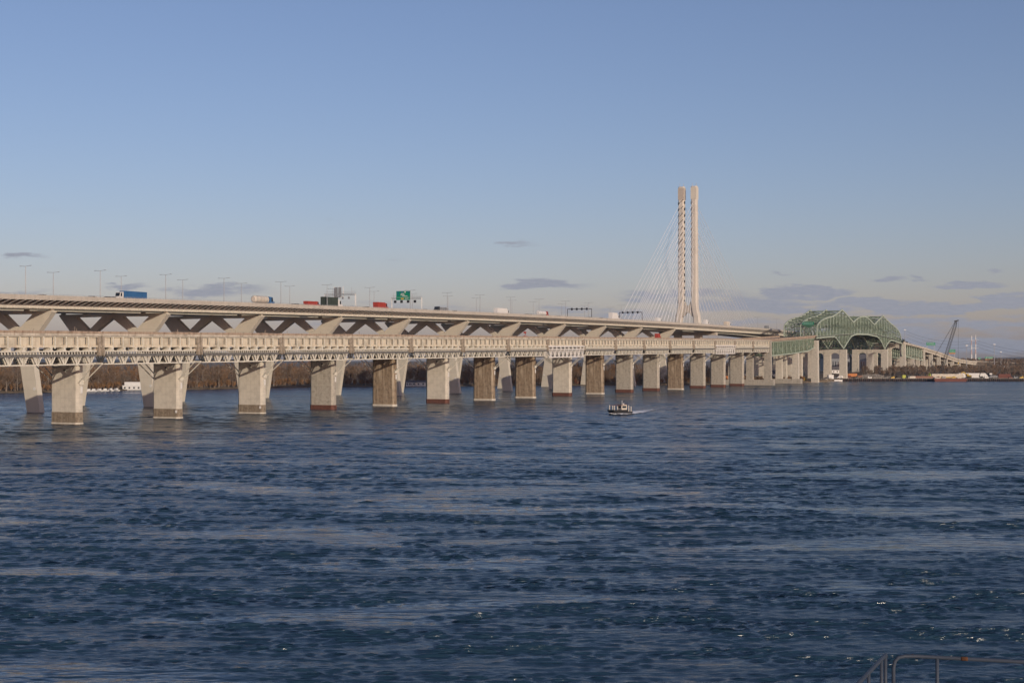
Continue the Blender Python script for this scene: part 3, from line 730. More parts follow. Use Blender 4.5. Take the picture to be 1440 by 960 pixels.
def new_span(k0, k1, main=False):
    org = fn(0, k0, 0)
    b = MB(); strip(b, k0, k1, 3, 6.2, -23, 3.6, 4.0); strip(b, k0, k1, 3, -26, -39, 3.2, 3.8); strip(b, k0, k1, 3, -42, -71.2, 3.6, 4.0)
    d = b.build('deck_slab', M['newpar'], NEW, org)
    b = MB(); dz = 0
    for pa in ((6.25, 5.8, 3.45, 5.45), (-22.6, -23.1, 4.0, 5.2), (-41.9, -42.4, 4.0, 5.2), (-70.8, -71.25, 3.45, 5.45)):
        b = MB(); strip(b, k0, k1, 3, *pa); b.build('parapet', M['newpar'], NEW, org)
    b = MB(); dz = -.6 if main else 0
    strip(b, k0, k1, 3, .3, -.3, dz, 1.9 if not main else 3.6);  strip(b, k0, k1, 3, .3, -1.6, 1.75, 1.9); strip(b, k0, k1, 3, .3, -16, dz-.02, dz+.35); strip(b, k0, k1, 3, -16, -16.6, dz, 3.6)
    strip(b, k0, k1, 3, -28, -37, .6, 3.2)
    strip(b, k0, k1, 3, -48.4, -49, dz, 3.6); strip(b, k0, k1, 3, -49, -64.7, dz-.02, dz+.35); strip(b, k0, k1, 3, -64.7, -65.3, dz, 3.6)
    b.build('girder', M['newsteel'], NEW, org)
    n = max(2, int(round((k1-k0)*18)))
    for p_, q_ in (((.25, 1.5), (6.0, 3.5)), ((-65.5, 1.5), (-71, 3.5)), ((-16.5, 1.0), (-23, 3.5))):
        b = MB()
        for i in range(n):
            kk = k0+(k1-k0)*(i+.5)/n
            b.beam(fn(p_[0], kk, p_[1]), fn(q_[0], kk, q_[1]), .55, .5)
            if p_[0] > 0 : b.beam(fn(.42, kk, .1), fn(.42, kk, 2.0), .14, .12)
        b.build('strut', M['white_steel'], NEW, org)
    if not main:
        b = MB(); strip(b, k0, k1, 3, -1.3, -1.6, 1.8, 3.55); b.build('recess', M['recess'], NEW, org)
    b = MB()
    m_ = int((k1-k0)*30)
    for i in range(m_): 
        kk = k0+(k1-k0)*(i+.5)/m_; b.beam(fn(6.0, kk, 5.45), fn(6.0, kk, 5.85), .12, .12)
    strip(b, k0, k1, 3, 6.05, 5.95, 5.82, 5.92)
    b.build('railing', M['galv'], NEW, org)
for k in range(-2, 10): new_span(k, k+1)
new_span(10, 11.55, True); new_span(11.55, 13, True); new_span(13, 14.6, True); new_span(14.6, 16, True); new_span(16, 17, True)
def new_pier(k):
    z = zb(k)-.7; dz = z-42.9; org = nb(k, -30.5, 0); T = tan(k); th = 2.9
    def q(m, zz): return nb(k, m, zz)-T*th/2
    b = MB()
    for sg in (0, 1):
        f_ = (lambda m: m) if sg == 0 else (lambda m: -65-m)
        zc = 29.5+dz
        leg = [(-6.2,-2),(-13.2,-2),(-19.6,32.6+dz),(-18.6,33.4+dz),(-12.6,32.4+dz),(-11.5,zc)]
        b.prism([q(f_(m), zz) for m, zz in leg], T*th)
        outer = [(-11.5,zc),(-6.3,35.4+dz),(0,42.4+dz),(-.6,43+dz),(-5,43+dz),(-10.5,41.6+dz),(-18.3,35.1+dz),(-18.6,33.4+dz),(-12.6,32.4+dz)]
        b.prism([q(f_(m), zz) for m, zz in outer], T*th)
        inner = [(-19.6,32.6+dz),(-32.55,41.0+dz),(-32.55,41.7+dz),(-26.5,41.7+dz),(-18.3,35.1+dz),(-18.6,33.4+dz)]
        b.prism([q(f_(m), zz) for m, zz in inner], T*th)
        topb = [(-5,43+dz),(-32.55,43+dz),(-32.55,41.7+dz),(-26.5,41.7+dz),(-10.5,41.6+dz)]
        b.prism([q(f_(m), zz) for m, zz in topb], T*th)
    p = b.build('pier', M['newconc'], NEW, org)
    b = MB()
    for m in (-1.6, -15, -32.5, -50, -63.4):
        b.box_pts([nb(k,m-.8,z-.02)-T*.8, nb(k,m+.8,z-.02)-T*.8, nb(k,m+.8,z-.02)+T*.8, nb(k,m-.8,z-.02)+T*.8, nb(k,m-.8,z+.72)-T*.8, nb(k,m+.8,z+.72)-T*.8, nb(k,m+.8,z+.72)+T*.8, nb(k,m-.8,z+.72)+T*.8])
    b.build('bearing', M['newcap'], p, org)
    for m, sg in ((-6.6, 1), (-52.9, 1)):
        b = MB(); c = nb(k, m-3.2+.35, 10)-T*(th/2+.06)
        b.tube([c, c-T*.08], .75, 12); b.build('marker_disc', M['white'], p, org)
for k in list(range(-1, 11))+[15.2, 16.2]: new_pier(k)
# pylon
PK = 11.55; PC = nb(PK, -32.2, 0); pT, pN = tan(PK), nor(PK)
def pf(m, s, z): return PC+pN*m+pT*s+Vector((0,0,z))
ZD = zb(PK)+4
PX = 1.40
def zy(y): return CAM_H+(506.6-y)*PC.y/2000
pyl = empty('cable_tower', PC, -TH, 'x', 'x')
bpy.data.objects.remove(pyl)
def lam(sec, z): return float(np.interp(z, [a for a, _ in sec], [b_ for _, b_ in sec]))
masts = []
for sg in (-1, 1):
    ctrl = [(-2, 11.5), (zb(PK)-3, 10.8), (zy(446), 9.4), (zy(437), 7.9), (zy(425), 7.0), (zy(263), 6.7)]
    hw = [(-2, 4.0), (zb(PK), 3.5), (zy(440), 3.1), (zy(425), 3.0), (zy(263), 2.85)]
    b = MB(); zs = [-2, zb(PK)-3, zb(PK)+4] + [zy(y) for y in (445, 437, 431, 425, 400, 360, 320, 290, 262.5)]
    k0 = None
    for z in zs:
        c = sg*lam(ctrl, z); h = lam(hw, z); ch = .9; hu = 3.4 if z < 100 else 3.0
        ring = [(c-h+ch,-hu),(c+h-ch,-hu),(c+h,-hu+ch),(c+h,hu-ch),(c+h-ch,hu),(c-h+ch,hu),(c-h,hu-ch),(c-h,-hu+ch)]
        kk = len(b.v); b.v += [tuple(pf(m, s, z)) for m, s in ring]
        if k0 is not None:
            for i in range(8): b.f.append((k0+i, k0+(i+1) % 8, kk+(i+1) % 8, kk+i)); b.m.append(0)
        k0 = kk
    b.f.append(tuple(range(k0, k0+8))); b.m.append(0)
    mo = b.build('tower_mast', M['pylon'], NEW, pf(sg*6.5, 0, 0)); masts.append(mo)
    b = MB(); zz = zy(445); i = 0
    while zz < zy(285):
        c = sg*lam(ctrl, zz)
        hu_ = 3.45 - .4*max(0, min(1, (zz-100)/(zy(431)-100))) if zz < zy(431) else 3.1
        if sg < 0: b.beam(pf(c-2.9, -hu_, zz), pf(c+2.6, -hu_, zz+5.0), .22, .5)
        b.box(pf, c-3.15 if sg > 0 else c+2.6, c-2.6 if sg > 0 else c+3.15, -1.6, 1.4, zz+1.0, zz+3.6)
        b.box(pf, c-3.08, c-2.8, -2.7, -1.5, zz, zz+2.6)
        zz += 6.6
    b.build('recess_shade', M['dark'], mo, pf(sg*6.5, 0, 0))  # dark raised boxes painted in for the shadowed recesses of the mast
    b = MB(); zz = zy(285); 
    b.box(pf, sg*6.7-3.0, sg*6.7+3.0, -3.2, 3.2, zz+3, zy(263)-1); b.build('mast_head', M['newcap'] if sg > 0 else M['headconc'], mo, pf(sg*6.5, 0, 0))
    b = MB()
    for q_ in (-2.2, 1.8): b.tube([pf(sg*6.7+q_, 0, zy(263)-1), pf(sg*6.7+q_, 0, zy(258))], .18, 6)
    b.tube([pf(sg*6.7+2.4, -1, zy(263)-1), pf(sg*6.7+2.4, -1, zy(260))], .12, 6)
    b.build('lightning_rod', M['galv'], mo, pf(sg*6.5, 0, 0))
b = MB()
b.prism([pf(-6.5,-2.2,zy(421)), pf(-3.4,-2.2,zy(424)), pf(-2.0,-2.2,zy(429)), pf(0,-2.2,zy(430.5)), pf(2.0,-2.2,zy(429)), pf(3.4,-2.2,zy(424)), pf(6.5,-2.2,zy(421)), pf(8.6,-2.2,zy(447)), pf(4.6,-2.2,zy(445)), pf(2.2,-2.2,zy(440.5)), pf(0,-2.2,zy(439.5)), pf(-2.2,-2.2,zy(440.5)), pf(-4.6,-2.2,zy(445)), pf(-8.6,-2.2,zy(447))], pT*4.4)
b.box(pf, -30, 30, -3.5, 3.5, zb(PK)-4.2, zb(PK)-.7)
b.build('crossbeam', M['newpar'], NEW, pf(0, 0, 50))
for sg in (-1, 1):
    for side in (-1, 1):
        for i in range(17):
            t = i/16; zt_ = zy(284)-(zy(284)-zy(392))*t**.95
            L = (16+ (150 if side < 0 else 200)*(1-t)) if side < 0 else (16+200*(1-t))
            kk = PK+side*L/79.2
            a = pf(sg*6.7, side*2.6, zt_); e = nb(kk, -32.2+sg*6.6, zb(kk)+3.9)
            b = MB(); b.tube([a, e], .16, 5, cap=False); b.build('stay_cable', M['cable'], NEW, (a+e)/2, fixn=False)

# ------------------------------------------------------------------ lamps, gantries, vehicles
def street_lamp():
    r = empty('street_lamp', (0,0,0), 0, 'slim grey twin arm street lamp on the new bridge deck', 'street lamp', 'twin arm street lamps along the new bridge')
    b = MB(); b.tube([(0,0,0),(0,0,6),(0,0,13)], [.2,.16,.11], 8); b.build('pole', M['galv'], r)
    b = MB(); b.tube([(-2.9,0,13.15),(0,0,12.95),(2.9,0,13.15)], .07, 6); b.build('arm', M['galv'], r)
    for s in (-1, 1):
        b = MB(); b.box(WF, min(s*2.7,s*3.9), max(s*2.7,s*3.9), -.2, .2, 13.06, 13.24); b.build('lamp_head', M['galv'], r)
    return r
L0 = street_lamp(); first = True
rowA = [36,141,233,315,395,460,520,577,629,675,718,758,795.5,827.5,873.5,1065,1092]
rowB = [75,170.5,257,339.5,407.5,468,526,580,630,670,720,750,790,822,858,889]
i_ = 0
for row, m in ((rowA, 4.2), (rowB, -30.5+7)):
    for j, x in enumerate(row):
        k = kx(x, m); o = L0 if first else copy_tree(L0); first = False
        o.location = fn(m, k, 4.0); o.rotation_euler = (0, 0, -TH-R(8)+R(rnd.uniform(-3, 3)))
        o['label'] = ('tall twin arm lamp post on the near edge of the new bridge' if m > 0 else 'tall twin arm lamp post along the middle of the new bridge')
def wheels(r, ys, w, rad):
    for y in ys:
        for s in (-1, 1):
            b = MB(); b.tube([(s*w-.14,y,rad),(s*w+.14,y,rad)], rad, 14); b.build('wheel', M['tyre'], r)
def bevel(o, wd=.05):
    md = o.modifiers.new('b', 'BEVEL'); md.width = wd; md.segments = 2; md.limit_method = 'ANGLE'
def cab(r, y, mt, h=3.3):
    b = MB(); b.prism([Vector((-1.2,y,.6)),Vector((-1.2,y+2.3,.6)),Vector((-1.2,y+2.35,1.9)),Vector((-1.2,y+1.9,h)),Vector((-1.2,y,h+.15))], (2.4,0,0)); o = b.build('cab', mt, r); bevel(o, .12)
    b = MB(); b.quad((-1.05,y+2.36,1.95),(1.05,y+2.36,1.95),(1.05,y+2.0,h-.25),(-1.05,y+2.0,h-.25)); b.build('windscreen', M['glass'], o)
    for s in (-1, 1):
        b = MB(); b.quad((s*1.215,y+.9,1.9),(s*1.215,y+2.0,1.9),(s*1.215,y+1.8,h-.3),(s*1.215,y+.9,h-.3)); b.build('window', M['glass'], o)
    b = MB(); b.box(WF, -1.1, 1.1, y+2.3, y+3.5, .6, 1.9); q = b.build('bonnet', mt, r); bevel(q, .2)
def truck(kind, label, L, mt, cm, H=4.1, group=None):
    r = empty('truck', (0,0,0), 0, label, 'truck', group); y0, y1 = -L/2, L/2-4
    b = MB(); b.box(WF, -.5, .5, y0, L/2-1.2, .75, 1.05); b.build('chassis', M['black'], r)
    wheels(r, (y0+1, y0+2.3, y1-1, L/2-1, L/2-3.2), 1.05, .5)
    if kind == 'box':
        b = MB(); b.box(WF, -1.3, 1.3, y0, y1, 1.1, H); o = b.build('trailer', mt, r); bevel(o, .06)
        b = MB()
        for i in range(int((y1-y0)/1.2)):
            for s in (-1, 1): b.box(WF, min(s*1.3,s*1.34), max(s*1.3,s*1.34), y0+.4+i*1.2, y0+.5+i*1.2, 1.2, H-.1)
        b.build('rib', mt, o)
    elif kind == 'tank':
        b = MB(); b.tube([(0,y0,2.55),(0,y0+.4,2.55),(0,y1-.4,2.55),(0,y1,2.55)], [.9,1.35,1.35,.9], 20); b.build('tank', mt, r, smooth=False)
        b = MB()
        for i in range(4): b.tube([(0,y0+1.2+i*(y1-y0-2.4)/3-.05,2.55),(0,y0+1.2+i*(y1-y0-2.4)/3+.05,2.55)], 1.4, 20)
        b.build('tank_band', M['galv'], r)
    elif kind == 'flat':
        b = MB(); b.box(WF, -1.3, 1.3, y0, y1, 1.1, 1.4)
        b.build('flatbed', M['grey'], r)
        b = MB()
        for i in range(5): b.box(WF, -1.2, 1.2, y0+.3+i*(y1-y0)/5, y0+(i+.9)*(y1-y0)/5, 1.4, H-.5+.3*(i % 2))
        o = b.build('load', mt, r); bevel(o, .1)
    elif kind == 'dump':
        b = MB(); b.prism([Vector((-1.3,y0,1.3)),Vector((-1.3,y1,1.3)),Vector((-1.3,y1+.2,H)),Vector((-1.3,y0-.2,H))], (2.6,0,0)); o = b.build('dump_body', mt, r)
        b = MB()
        for i in range(9):
            y = y0+.3+i*(y1-y0-.6)/8
            for s in (-1, 1): b.box(WF, min(s*1.3,s*1.38), max(s*1.3,s*1.38), y, y+.15, 1.3, H)
        b.build('rib', mt, o)
    cab(r, L/2-3.6, cm, min(H, 3.6))
    return r
def car(label, mt, group, van=False):
    r = empty('car', (0,0,0), 0, label, 'car', group)
    prof = [(-2.3,.35),(2.3,.35),(2.35,.75),(2.1,.92),(1.1,1.02),(.45,1.5),(-1.1,1.53),(-1.8,1.1),(-2.3,1.0)] if not van else [(-2.5,.4),(2.5,.4),(2.55,.95),(1.7,1.15),(1.2,1.95),(-2.4,2.0)]
    b = MB(); b.prism([Vector((-.9,y,z)) for y, z in prof], (1.8,0,0)); o = b.build('body', mt, r); bevel(o, .12)
    for s in (-1, 1):
        b = MB(); b.quad((s*.93,.9,1.0),(s*.93,-1.5,1.05),(s*.93,-1.0,1.42),(s*.93,.4,1.42)); b.build('window', M['glass'], o)
    b = MB(); b.quad((-.75,1.02,1.08),(.75,1.02,1.08),(.7,.5,1.46),(-.7,.5,1.46)); b.build('windscreen', M['glass'], o)
    wheels(r, (-1.45, 1.4), .82, .33)
    return r
def put(o, x, m, rev=False, sc=1.1):
    k = kx(x, m); o.location = fn(m, k, 4.0); t = tan(k)
    o.rotation_euler = (0, 0, math.atan2(-t.x, t.y)+(math.pi if rev else 0)); o.scale = (sc,)*3
put(truck('box', 'truck with a long blue container and white cab on the new bridge', 18, M['blue'], M['white'], 4.2), 183, 2, rev=True, sc=1.12)
put(truck('tank', 'beige tanker truck with dark blue cab on the new bridge', 13, M['tan'], M['blue'], 4.4), 370, 2, sc=1.35)
put(truck('dump', 'long low red dump truck near the sign back gantry on the new bridge', 11, M['red'], M['red'], 3.2), 439, 0, sc=1.15)
put(truck('box', 'dark green box truck with white cab beneath the first gantry', 13, M['tarp'], M['white'], 4.6), 467, 1, sc=1.4)
put(truck('dump', 'red dump truck left of the green sign gantry', 10.5, M['red'], M['red'], 3.9), 536, 1, sc=1.25)
put(truck('flat', 'grey flatbed truck with a low load right of the green sign gantry', 14, M['grey'], M['black'], 3.4), 620, 1, rev=True, sc=1.15)
put(truck('box', 'white semi trailer truck crossing the middle of the new bridge', 17, M['white'], M['white'], 4.4), 706, 0, sc=1.15)
put(truck('tank', 'white tanker truck with red cab on the new bridge', 14, M['white'], M['red'], 4.4), 763, 0, sc=1.25)
put(truck('box', 'white box truck left of the black signal gantry', 12, M['white'], M['white'], 4.8), 864, 0, sc=1.4)
put(truck('box', 'white box truck in front of the left stay cables', 9, M['white'], M['white'], 4.4), 926, -6, sc=1.2)
put(truck('box', 'short white box truck just right of the cable tower', 8, M['white'], M['white'], 4.8), 993, 0, sc=1.3)
put(truck('box', 'cream box truck beneath the right stay cables', 11, M['tan'], M['white'], 4.6), 1023, 0, sc=1.3)
put(truck('flat', 'dark loaded flatbed truck near the far end of the new bridge', 11, M['grey'], M['white'], 4.2), 1079, 0, sc=1.25)
cars = {}
for x, c, lb in [(57,'black','dark cars by the first two lamp posts'),(60.5,'black',''),(128,'grey',''),(131,'white',''),(152,'black',''),(157,'black',''),(412,'black',''),(418,'black',''),(423,'grey',''),
                (512,'black',''),(517,'black',''),(598,'grey',''),(640,'black',''),(741,'black',''),(745,'black',''),(785,'grey',''),(828,'black',''),(845,'black',''),(908,'white',''),(949,'black',''),(1005,'grey','')]:
    lab = {'black':'small black car behind the parapet of the new bridge','grey':'small grey car behind the parapet of the new bridge','white':'small white car behind the parapet of the new bridge'}[c]
    if c not in cars: cars[c] = car(lab, M[c], 'cars crossing the new bridge'); o = cars[c]
    else: o = copy_tree(cars[c])
    put(o, x, rnd.choice((2.5, 0)), rev=rnd.random() < .5, sc=1.25)

def gantry(x, x2, kind, label):
    m0 = 5.2; k = kx(x2, m0); P = fn(m0, k, 4.0); T = tan(k); Nn = nor(k)
    # length so that the far post lands on column x
    L = 20.0
    for _ in range(40):
        q = P-Nn*L; L += ((720+2000*q.x/q.y)-x)*.3
    g = empty('sign_gantry', P, math.atan2(-Nn.x*-1, Nn.y*-1) if False else 0, label, 'sign gantry')
    h = 8.2 if kind != 'signals' else 8.4
    q = lambda a, s, z: P-Nn*a+T*s+Vector((0,0,z))
    col = M['galv'] if kind != 'signals' else M['dark']
    for a in (0, L):
        b = MB()
        if kind == 'signals': b.beam(q(a,0,0), q(a,0,h), .45)
        else:
            for s in (-.4, .4): b.beam(q(a,s,0), q(a,s,h+.8), .2)
            for i in range(7): b.beam(q(a,-.4,i*1.25), q(a,.4,(i+1)*1.25), .1)
        b.build('post', M['white_steel'] if kind != 'signals' else M['dark'], g)
    b = MB()
    if kind == 'signals': b.beam(q(0,0,h), q(L,0,h), .5, .5)
    else:
        for s in (-.6, .6):
            for z in (h, h+.95): b.beam(q(0,s,z), q(L,s,z), .2)
        n = 16
        for i in range(n): b.beam(q(L*i/n,-.6,h), q(L*(i+1)/n,-.6,h+.95), .12); b.beam(q(L*i/n,.6,h+.95), q(L*(i+1)/n,.6,h), .12); b.beam(q(L*i/n,-.6,h), q(L*(i+1)/n,.6,h), .1)
        for s in (-1, 1): b.beam(q(0,s*.8,h+2.0), q(L,s*.8,h+2.0), .07)
    b.build('truss_beam', col, g)
    return g, q, L, h, T
g, q, L, h, T = gantry(551, 593, 'sign', 'lattice gantry carrying the big green road sign over the new bridge')
def panel(q, g, a0, a1, s, z0, z1, mt, name, th=.15):
    b = MB(); b.box_pts([q(a0,s,z0),q(a1,s,z0),q(a1,s+th,z0),q(a0,s+th,z0),q(a0,s,z1),q(a1,s,z1),q(a1,s+th,z1),q(a0,s+th,z1)])
    return b.build(name, mt, g)
f = lambda x: (593-x)/(593-551)*L
sg = panel(q, g, f(578), f(558.5), -1.0, h-.6, h+5.0, M['sign'], 'road_sign')
b = MB()
def mk(x0, x1, z0, z1, mi):
    b.box_pts([q(f(x1),-1.03,z0),q(f(x0),-1.03,z0),q(f(x0),-1.0,z0),q(f(x1),-1.0,z0),q(f(x1),-1.03,z1),q(f(x0),-1.03,z1),q(f(x0),-1.0,z1),q(f(x1),-1.0,z1)], mi)
mk(560,562,h+3.9,h+4.7,1); mk(560.2,561.8,h+2.6,h+3.4,1); mk(565.5,567.5,h+3.9,h+4.7,1); mk(570,571.8,h+3.9,h+4.7,0); mk(574.5,576.5,h+3.9,h+4.7,1)
for z, x0, x1 in ((h+3.1,565,569),(h+2.3,564.5,570.5),(h+1.6,567,574)):
    x = x0
    while x < x1: mk(x, x+.45, z, z+.5, 0); x += .75
mk(559.3,577.3,h+.95,h+1.05,0)
mk(565,569,h-.3,h+.7,2)
x = 571
while x < 575: mk(x, x+.45, h+.1, h+.55, 0); x += .8
b.build('lettering', [M['white'], M['blue'], M['yellow']], sg)
for x in (556.5, 565.5, 574.8, 584.3): panel(q, g, f(x+1.6), f(x-1.6), -.9, h-2.4, h-.8, M['black'], 'lane_signal', .5)
b = MB(); b.tube([q(f(553.5),0,h), q(f(553.5),0,h+4.5)], .08, 6); b.build('antenna', M['galv'], g)
g, q, L, h, T = gantry(457, 500, 'back', 'lattice gantry with the grey back of two tall signs over the new bridge')
f = lambda x: (500-x)/(500-457)*L
for x0, x1 in ((471.5, 476), (477, 481.2)): panel(q, g, f(x1), f(x0), -.9, h-.9, h+4.6, M['grey'], 'sign_back')
b = MB()
for x in (469.8, 476.5, 482.5): b.beam(q(f(x),.2,h-1), q(f(x),.2,h+5.2), .25)
b.beam(q(f(469),.6,h-1), q(f(483),.6,h-1), .6, .4)
b.build('sign_frame', M['white_steel'], g)
for x in (483, 491.5): panel(q, g, f(x+1), f(x-1), -.9, h-2.2, h-.9, M['grey'], 'lane_signal', .5)
b = MB(); b.tube([q(f(494.5),0,h), q(f(494.5),0,h+4.5)], .08, 6); b.build('antenna', M['galv'], g)
for (xa, xb, sx, lab) in ((798, 832, (804.5,811.5,818.5,825.5), 'thin dark gantry with four lane signals left of the cable tower'), (871, 903, (876,883,890,897), 'black gantry with four lane signals beside the leftmost stay cables')):
    g, q, L, h, T = gantry(xa, xb, 'signals', lab)
    f = lambda x: (xb-x)/(xb-xa)*L
    for x in sx: panel(q, g, f(x+1.1), f(x-1.1), -.7, h-.9, h+.9, M['black'], 'lane_signal', .5)

# red vehicles and works on the old bridge
def oput(o, x, n, sc=1.1, dz=-.85):
    lo, hi = -160, 1100
    for _ in range(50):
        mid = (lo+hi)/2; p = ob(n, mid, 0)
        if 720+2000*p.x/p.y < x: lo = mid
        else: hi = mid
    o.location = fo(n, lo, dz); o.rotation_euler = (0,0,-TH); o.scale = (sc,)*3; return lo
van = empty('works_van', (0,0,0), 0, 'bright red box van parked on the old bridge near the cable tower', 'van')
b = MB(); b.box(WF, -1.2, 1.2, -2.6, 1.0, .6, 3.4); o = b.build('cargo_box', M['red'], van); bevel(o, .08)
b = MB(); b.prism([Vector((-1.05,1.05,.5)),Vector((-1.05,2.9,.5)),Vector((-1.05,2.9,1.3)),Vector((-1.05,2.3,1.5)),Vector((-1.05,1.8,2.4)),Vector((-1.05,1.05,2.4))], (2.1,0,0)); o = b.build('cab', M['red'], van); bevel(o, .08)
b = MB(); b.quad((-.9,2.33,1.52),(.9,2.33,1.52),(.9,1.85,2.3),(-.9,1.85,2.3)); b.build('windscreen', M['glass'], o)
wheels(van, (-1.7, 2.0), .95, .42)
oput(van, 925, 9, 1.15)
van2 = empty('aerial_lift', (0,0,0), 0, 'small red aerial lift standing on the middle of the old bridge', 'aerial lift')
b = MB(); b.box(WF, -.9, .9, -1.3, 1.3, .4, 1.1); b.build('base', M['red'], van2)
b = MB(); b.beam((0,-.8,1.1),(0,.7,2.3),.25); b.beam((0,.7,2.3),(0,-.3,3.0),.2); b.build('boom', M['red'], van2)
b = MB(); b.box(WF, -.6, .6, -.9, .2, 2.6, 3.6); b.build('basket', M['red'], van2)
wheels(van2, (-.9, .9), .85, .38)
oput(van2, 738.5, 8, 1.0)
# lamps of the old bridge by the truss
lampm = empty('street_lamp', ob(13.2, J0+15.8*SP, zt(850)-.9), 0, 'single dark lamp post on the old bridge left of the green truss', 'street lamp')
b = MB(); b.tube([(0,0,0),(0,0,17)], .16, 6); b.build('pole', M['dark'], lampm); b = MB(); b.tube([(0,0,17),(2.5,0,17.3)], .09, 6); b.build('arm', M['dark'], lampm)
b = MB(); b.box(WF, 2.3, 3.3, -.2, .2, 17.2, 17.4); b.build('lamp_head', M['galv'], lampm)
lampm2 = copy_tree(lampm); lampm2.location = ob(13.2, J0+15.45*SP+14, zt(840)-.9)-U*34; lampm2['label'] = 'single dark lamp post on the old bridge nearest the right end of the stay cables'
# green sign at the portal
def green_sign(c, along, w_, h_, label, postz=None, yel=False, name='road_sign'):
    along = along.normalized(); back = Vector((-along.y, along.x, 0))
    r = empty(name, (c.x, c.y, postz if postz is not None else c.z-h_/2), 0, label, 'road sign')
    def q(a, s, z): return c+along*a+back*s+Vector((0,0,z))
    b = MB(); b.box_pts([q(-w_/2,0,-h_/2),q(w_/2,0,-h_/2),q(w_/2,.25,-h_/2),q(-w_/2,.25,-h_/2),q(-w_/2,0,h_/2),q(w_/2,0,h_/2),q(w_/2,.25,h_/2),q(-w_/2,.25,h_/2)]); s = b.build('panel', M['sign'], r)
    b = MB()
    for row in (-.2, .2):
        x = -w_*.42
        while x < w_*.4:
            ww = rnd.uniform(.3, .8)
            b.box_pts([q(x,-.05,row*h_-.25),q(x+ww,-.05,row*h_-.25),q(x+ww,0,row*h_-.25),q(x,0,row*h_-.25),q(x,-.05,row*h_+.3),q(x+ww,-.05,row*h_+.3),q(x+ww,0,row*h_+.3),q(x,0,row*h_+.3)]); x += ww+.35
    b.build('lettering', M['white'], s)
    if yel:
        b = MB(); b.box_pts([q(-w_/2,0,-h_/2-1.6),q(w_/2,0,-h_/2-1.6),q(w_/2,.2,-h_/2-1.6),q(-w_/2,.2,-h_/2-1.6),q(-w_/2,0,-h_/2-.05),q(w_/2,0,-h_/2-.05),q(w_/2,.2,-h_/2-.05),q(-w_/2,.2,-h_/2-.05)]); b.build('lower_panel', M['orange'], r)
    if postz is not None:
        for a in (-w_*.4, w_*.4):
            b = MB(); b.beam(q(a,.45,postz-c.z), q(a,.45,h_/2), .35); b.build('post', M['galv'], r)
    return r
c = px(1136.5, 456, 1424); green_sign(c, N3, 11.5, 4.8, 'green overhead sign at the mouth of the green truss', postz=46.2)
c = px(1309, 483.5, 1960); green_sign(c, Vector((1,-.1,0)), 12, 4.4, 'green sign with yellow lettering above the descending approach road', postz=35)
c = px(1339, 493.5, 2080); green_sign(c, Vector((1,-.1,0)), 9, 5, 'green sign with orange lower panel right of the crane boom', postz=25, yel=True)
c = px(1391, 503, 2300); green_sign(c, Vector((1,-.1,0)), 13, 3.6, 'wide green sign with yellow base beyond the striped chimneys', postz=15, yel=True)
c = px(1377, 504, 2350); green_sign(c, Vector((1,-.1,0)), 5, 3.6, 'small green sign just right of the striped chimneys', postz=15)

# ------------------------------------------------------------------ trees
def bare_tree(H, tw_mat, name, label, seed, n=420, spread=.34):
    r = random.Random(seed)
    root = empty(name, (0,0,0), 0, label, 'tree', 'bare trees along the far shore')
    b = MB(); b.tube([(0,0,-.5),(r.uniform(-.2,.2),0,H*.3),(r.uniform(-.4,.4),0,H*.62),(r.uniform(-.6,.6),0,H*.92)], [.32,.24,.15,.04], 6)
    ends = []
    for i in range(13):
        z = H*r.uniform(.22,.8); a = r.uniform(0, 2*math.pi); l = H*spread*(1.15-z/H)*r.uniform(.8,1.5)
        e = Vector((math.cos(a)*l, math.sin(a)*l, z+l*r.uniform(.7,1.3))); mid = Vector((math.cos(a)*l*.45, math.sin(a)*l*.45, z+l*.3))
        b.tube([(0,0,z), mid, e], [.12,.08,.03], 4); ends.append((Vector((0,0,z)), e))
    b.build('trunk', M['bark'], root)
    b = MB()
    for i in range(n):
        p0, e = r.choice(ends); t = r.uniform(.25, 1.1); p = p0.lerp(e, t)+Vector((r.gauss(0,.7),r.gauss(0,.7),r.gauss(0,.8)))
        d = Vector((r.gauss(0,.6)+p.x*.15, r.gauss(0,.6)+p.y*.15, r.uniform(.4,1.4))).normalized()*r.uniform(.6,1.7)
        sd = d.cross(Vector((r.gauss(0,1),r.gauss(0,1),r.gauss(0,.3)))).normalized()*r.uniform(.05,.13)
        b.quad(p-sd, p+sd, p+d+sd*.3, p+d-sd*.3)
        sd2 = sd.cross(d).normalized()*sd.length; b.quad(p-sd2, p+sd2, p+d*.8+sd2*.3, p+d*.8-sd2*.3)
    b.build('crown', tw_mat, root, fixn=False)
    return root
protos = []
for i, (H, tm, lab) in enumerate([(15,'twig','bare brown tree at the front of the far shore wood'),(17,'twig2','bare russet tree at the front of the far shore wood'),(13,'twig','short bare brown tree at the front of the far shore wood'),
                                  (16,'twig3','bare grey tree at the front of the far shore wood'),(18,'twig','tall bare brown tree at the front of the far shore wood'),(14,'twig2','short bare russet tree at the front of the far shore wood')]):
    protos.append(bare_tree(H, M[tm], 'bare_tree', lab, 40+i))
used = set(); r = random.Random(11)
x = -45.0
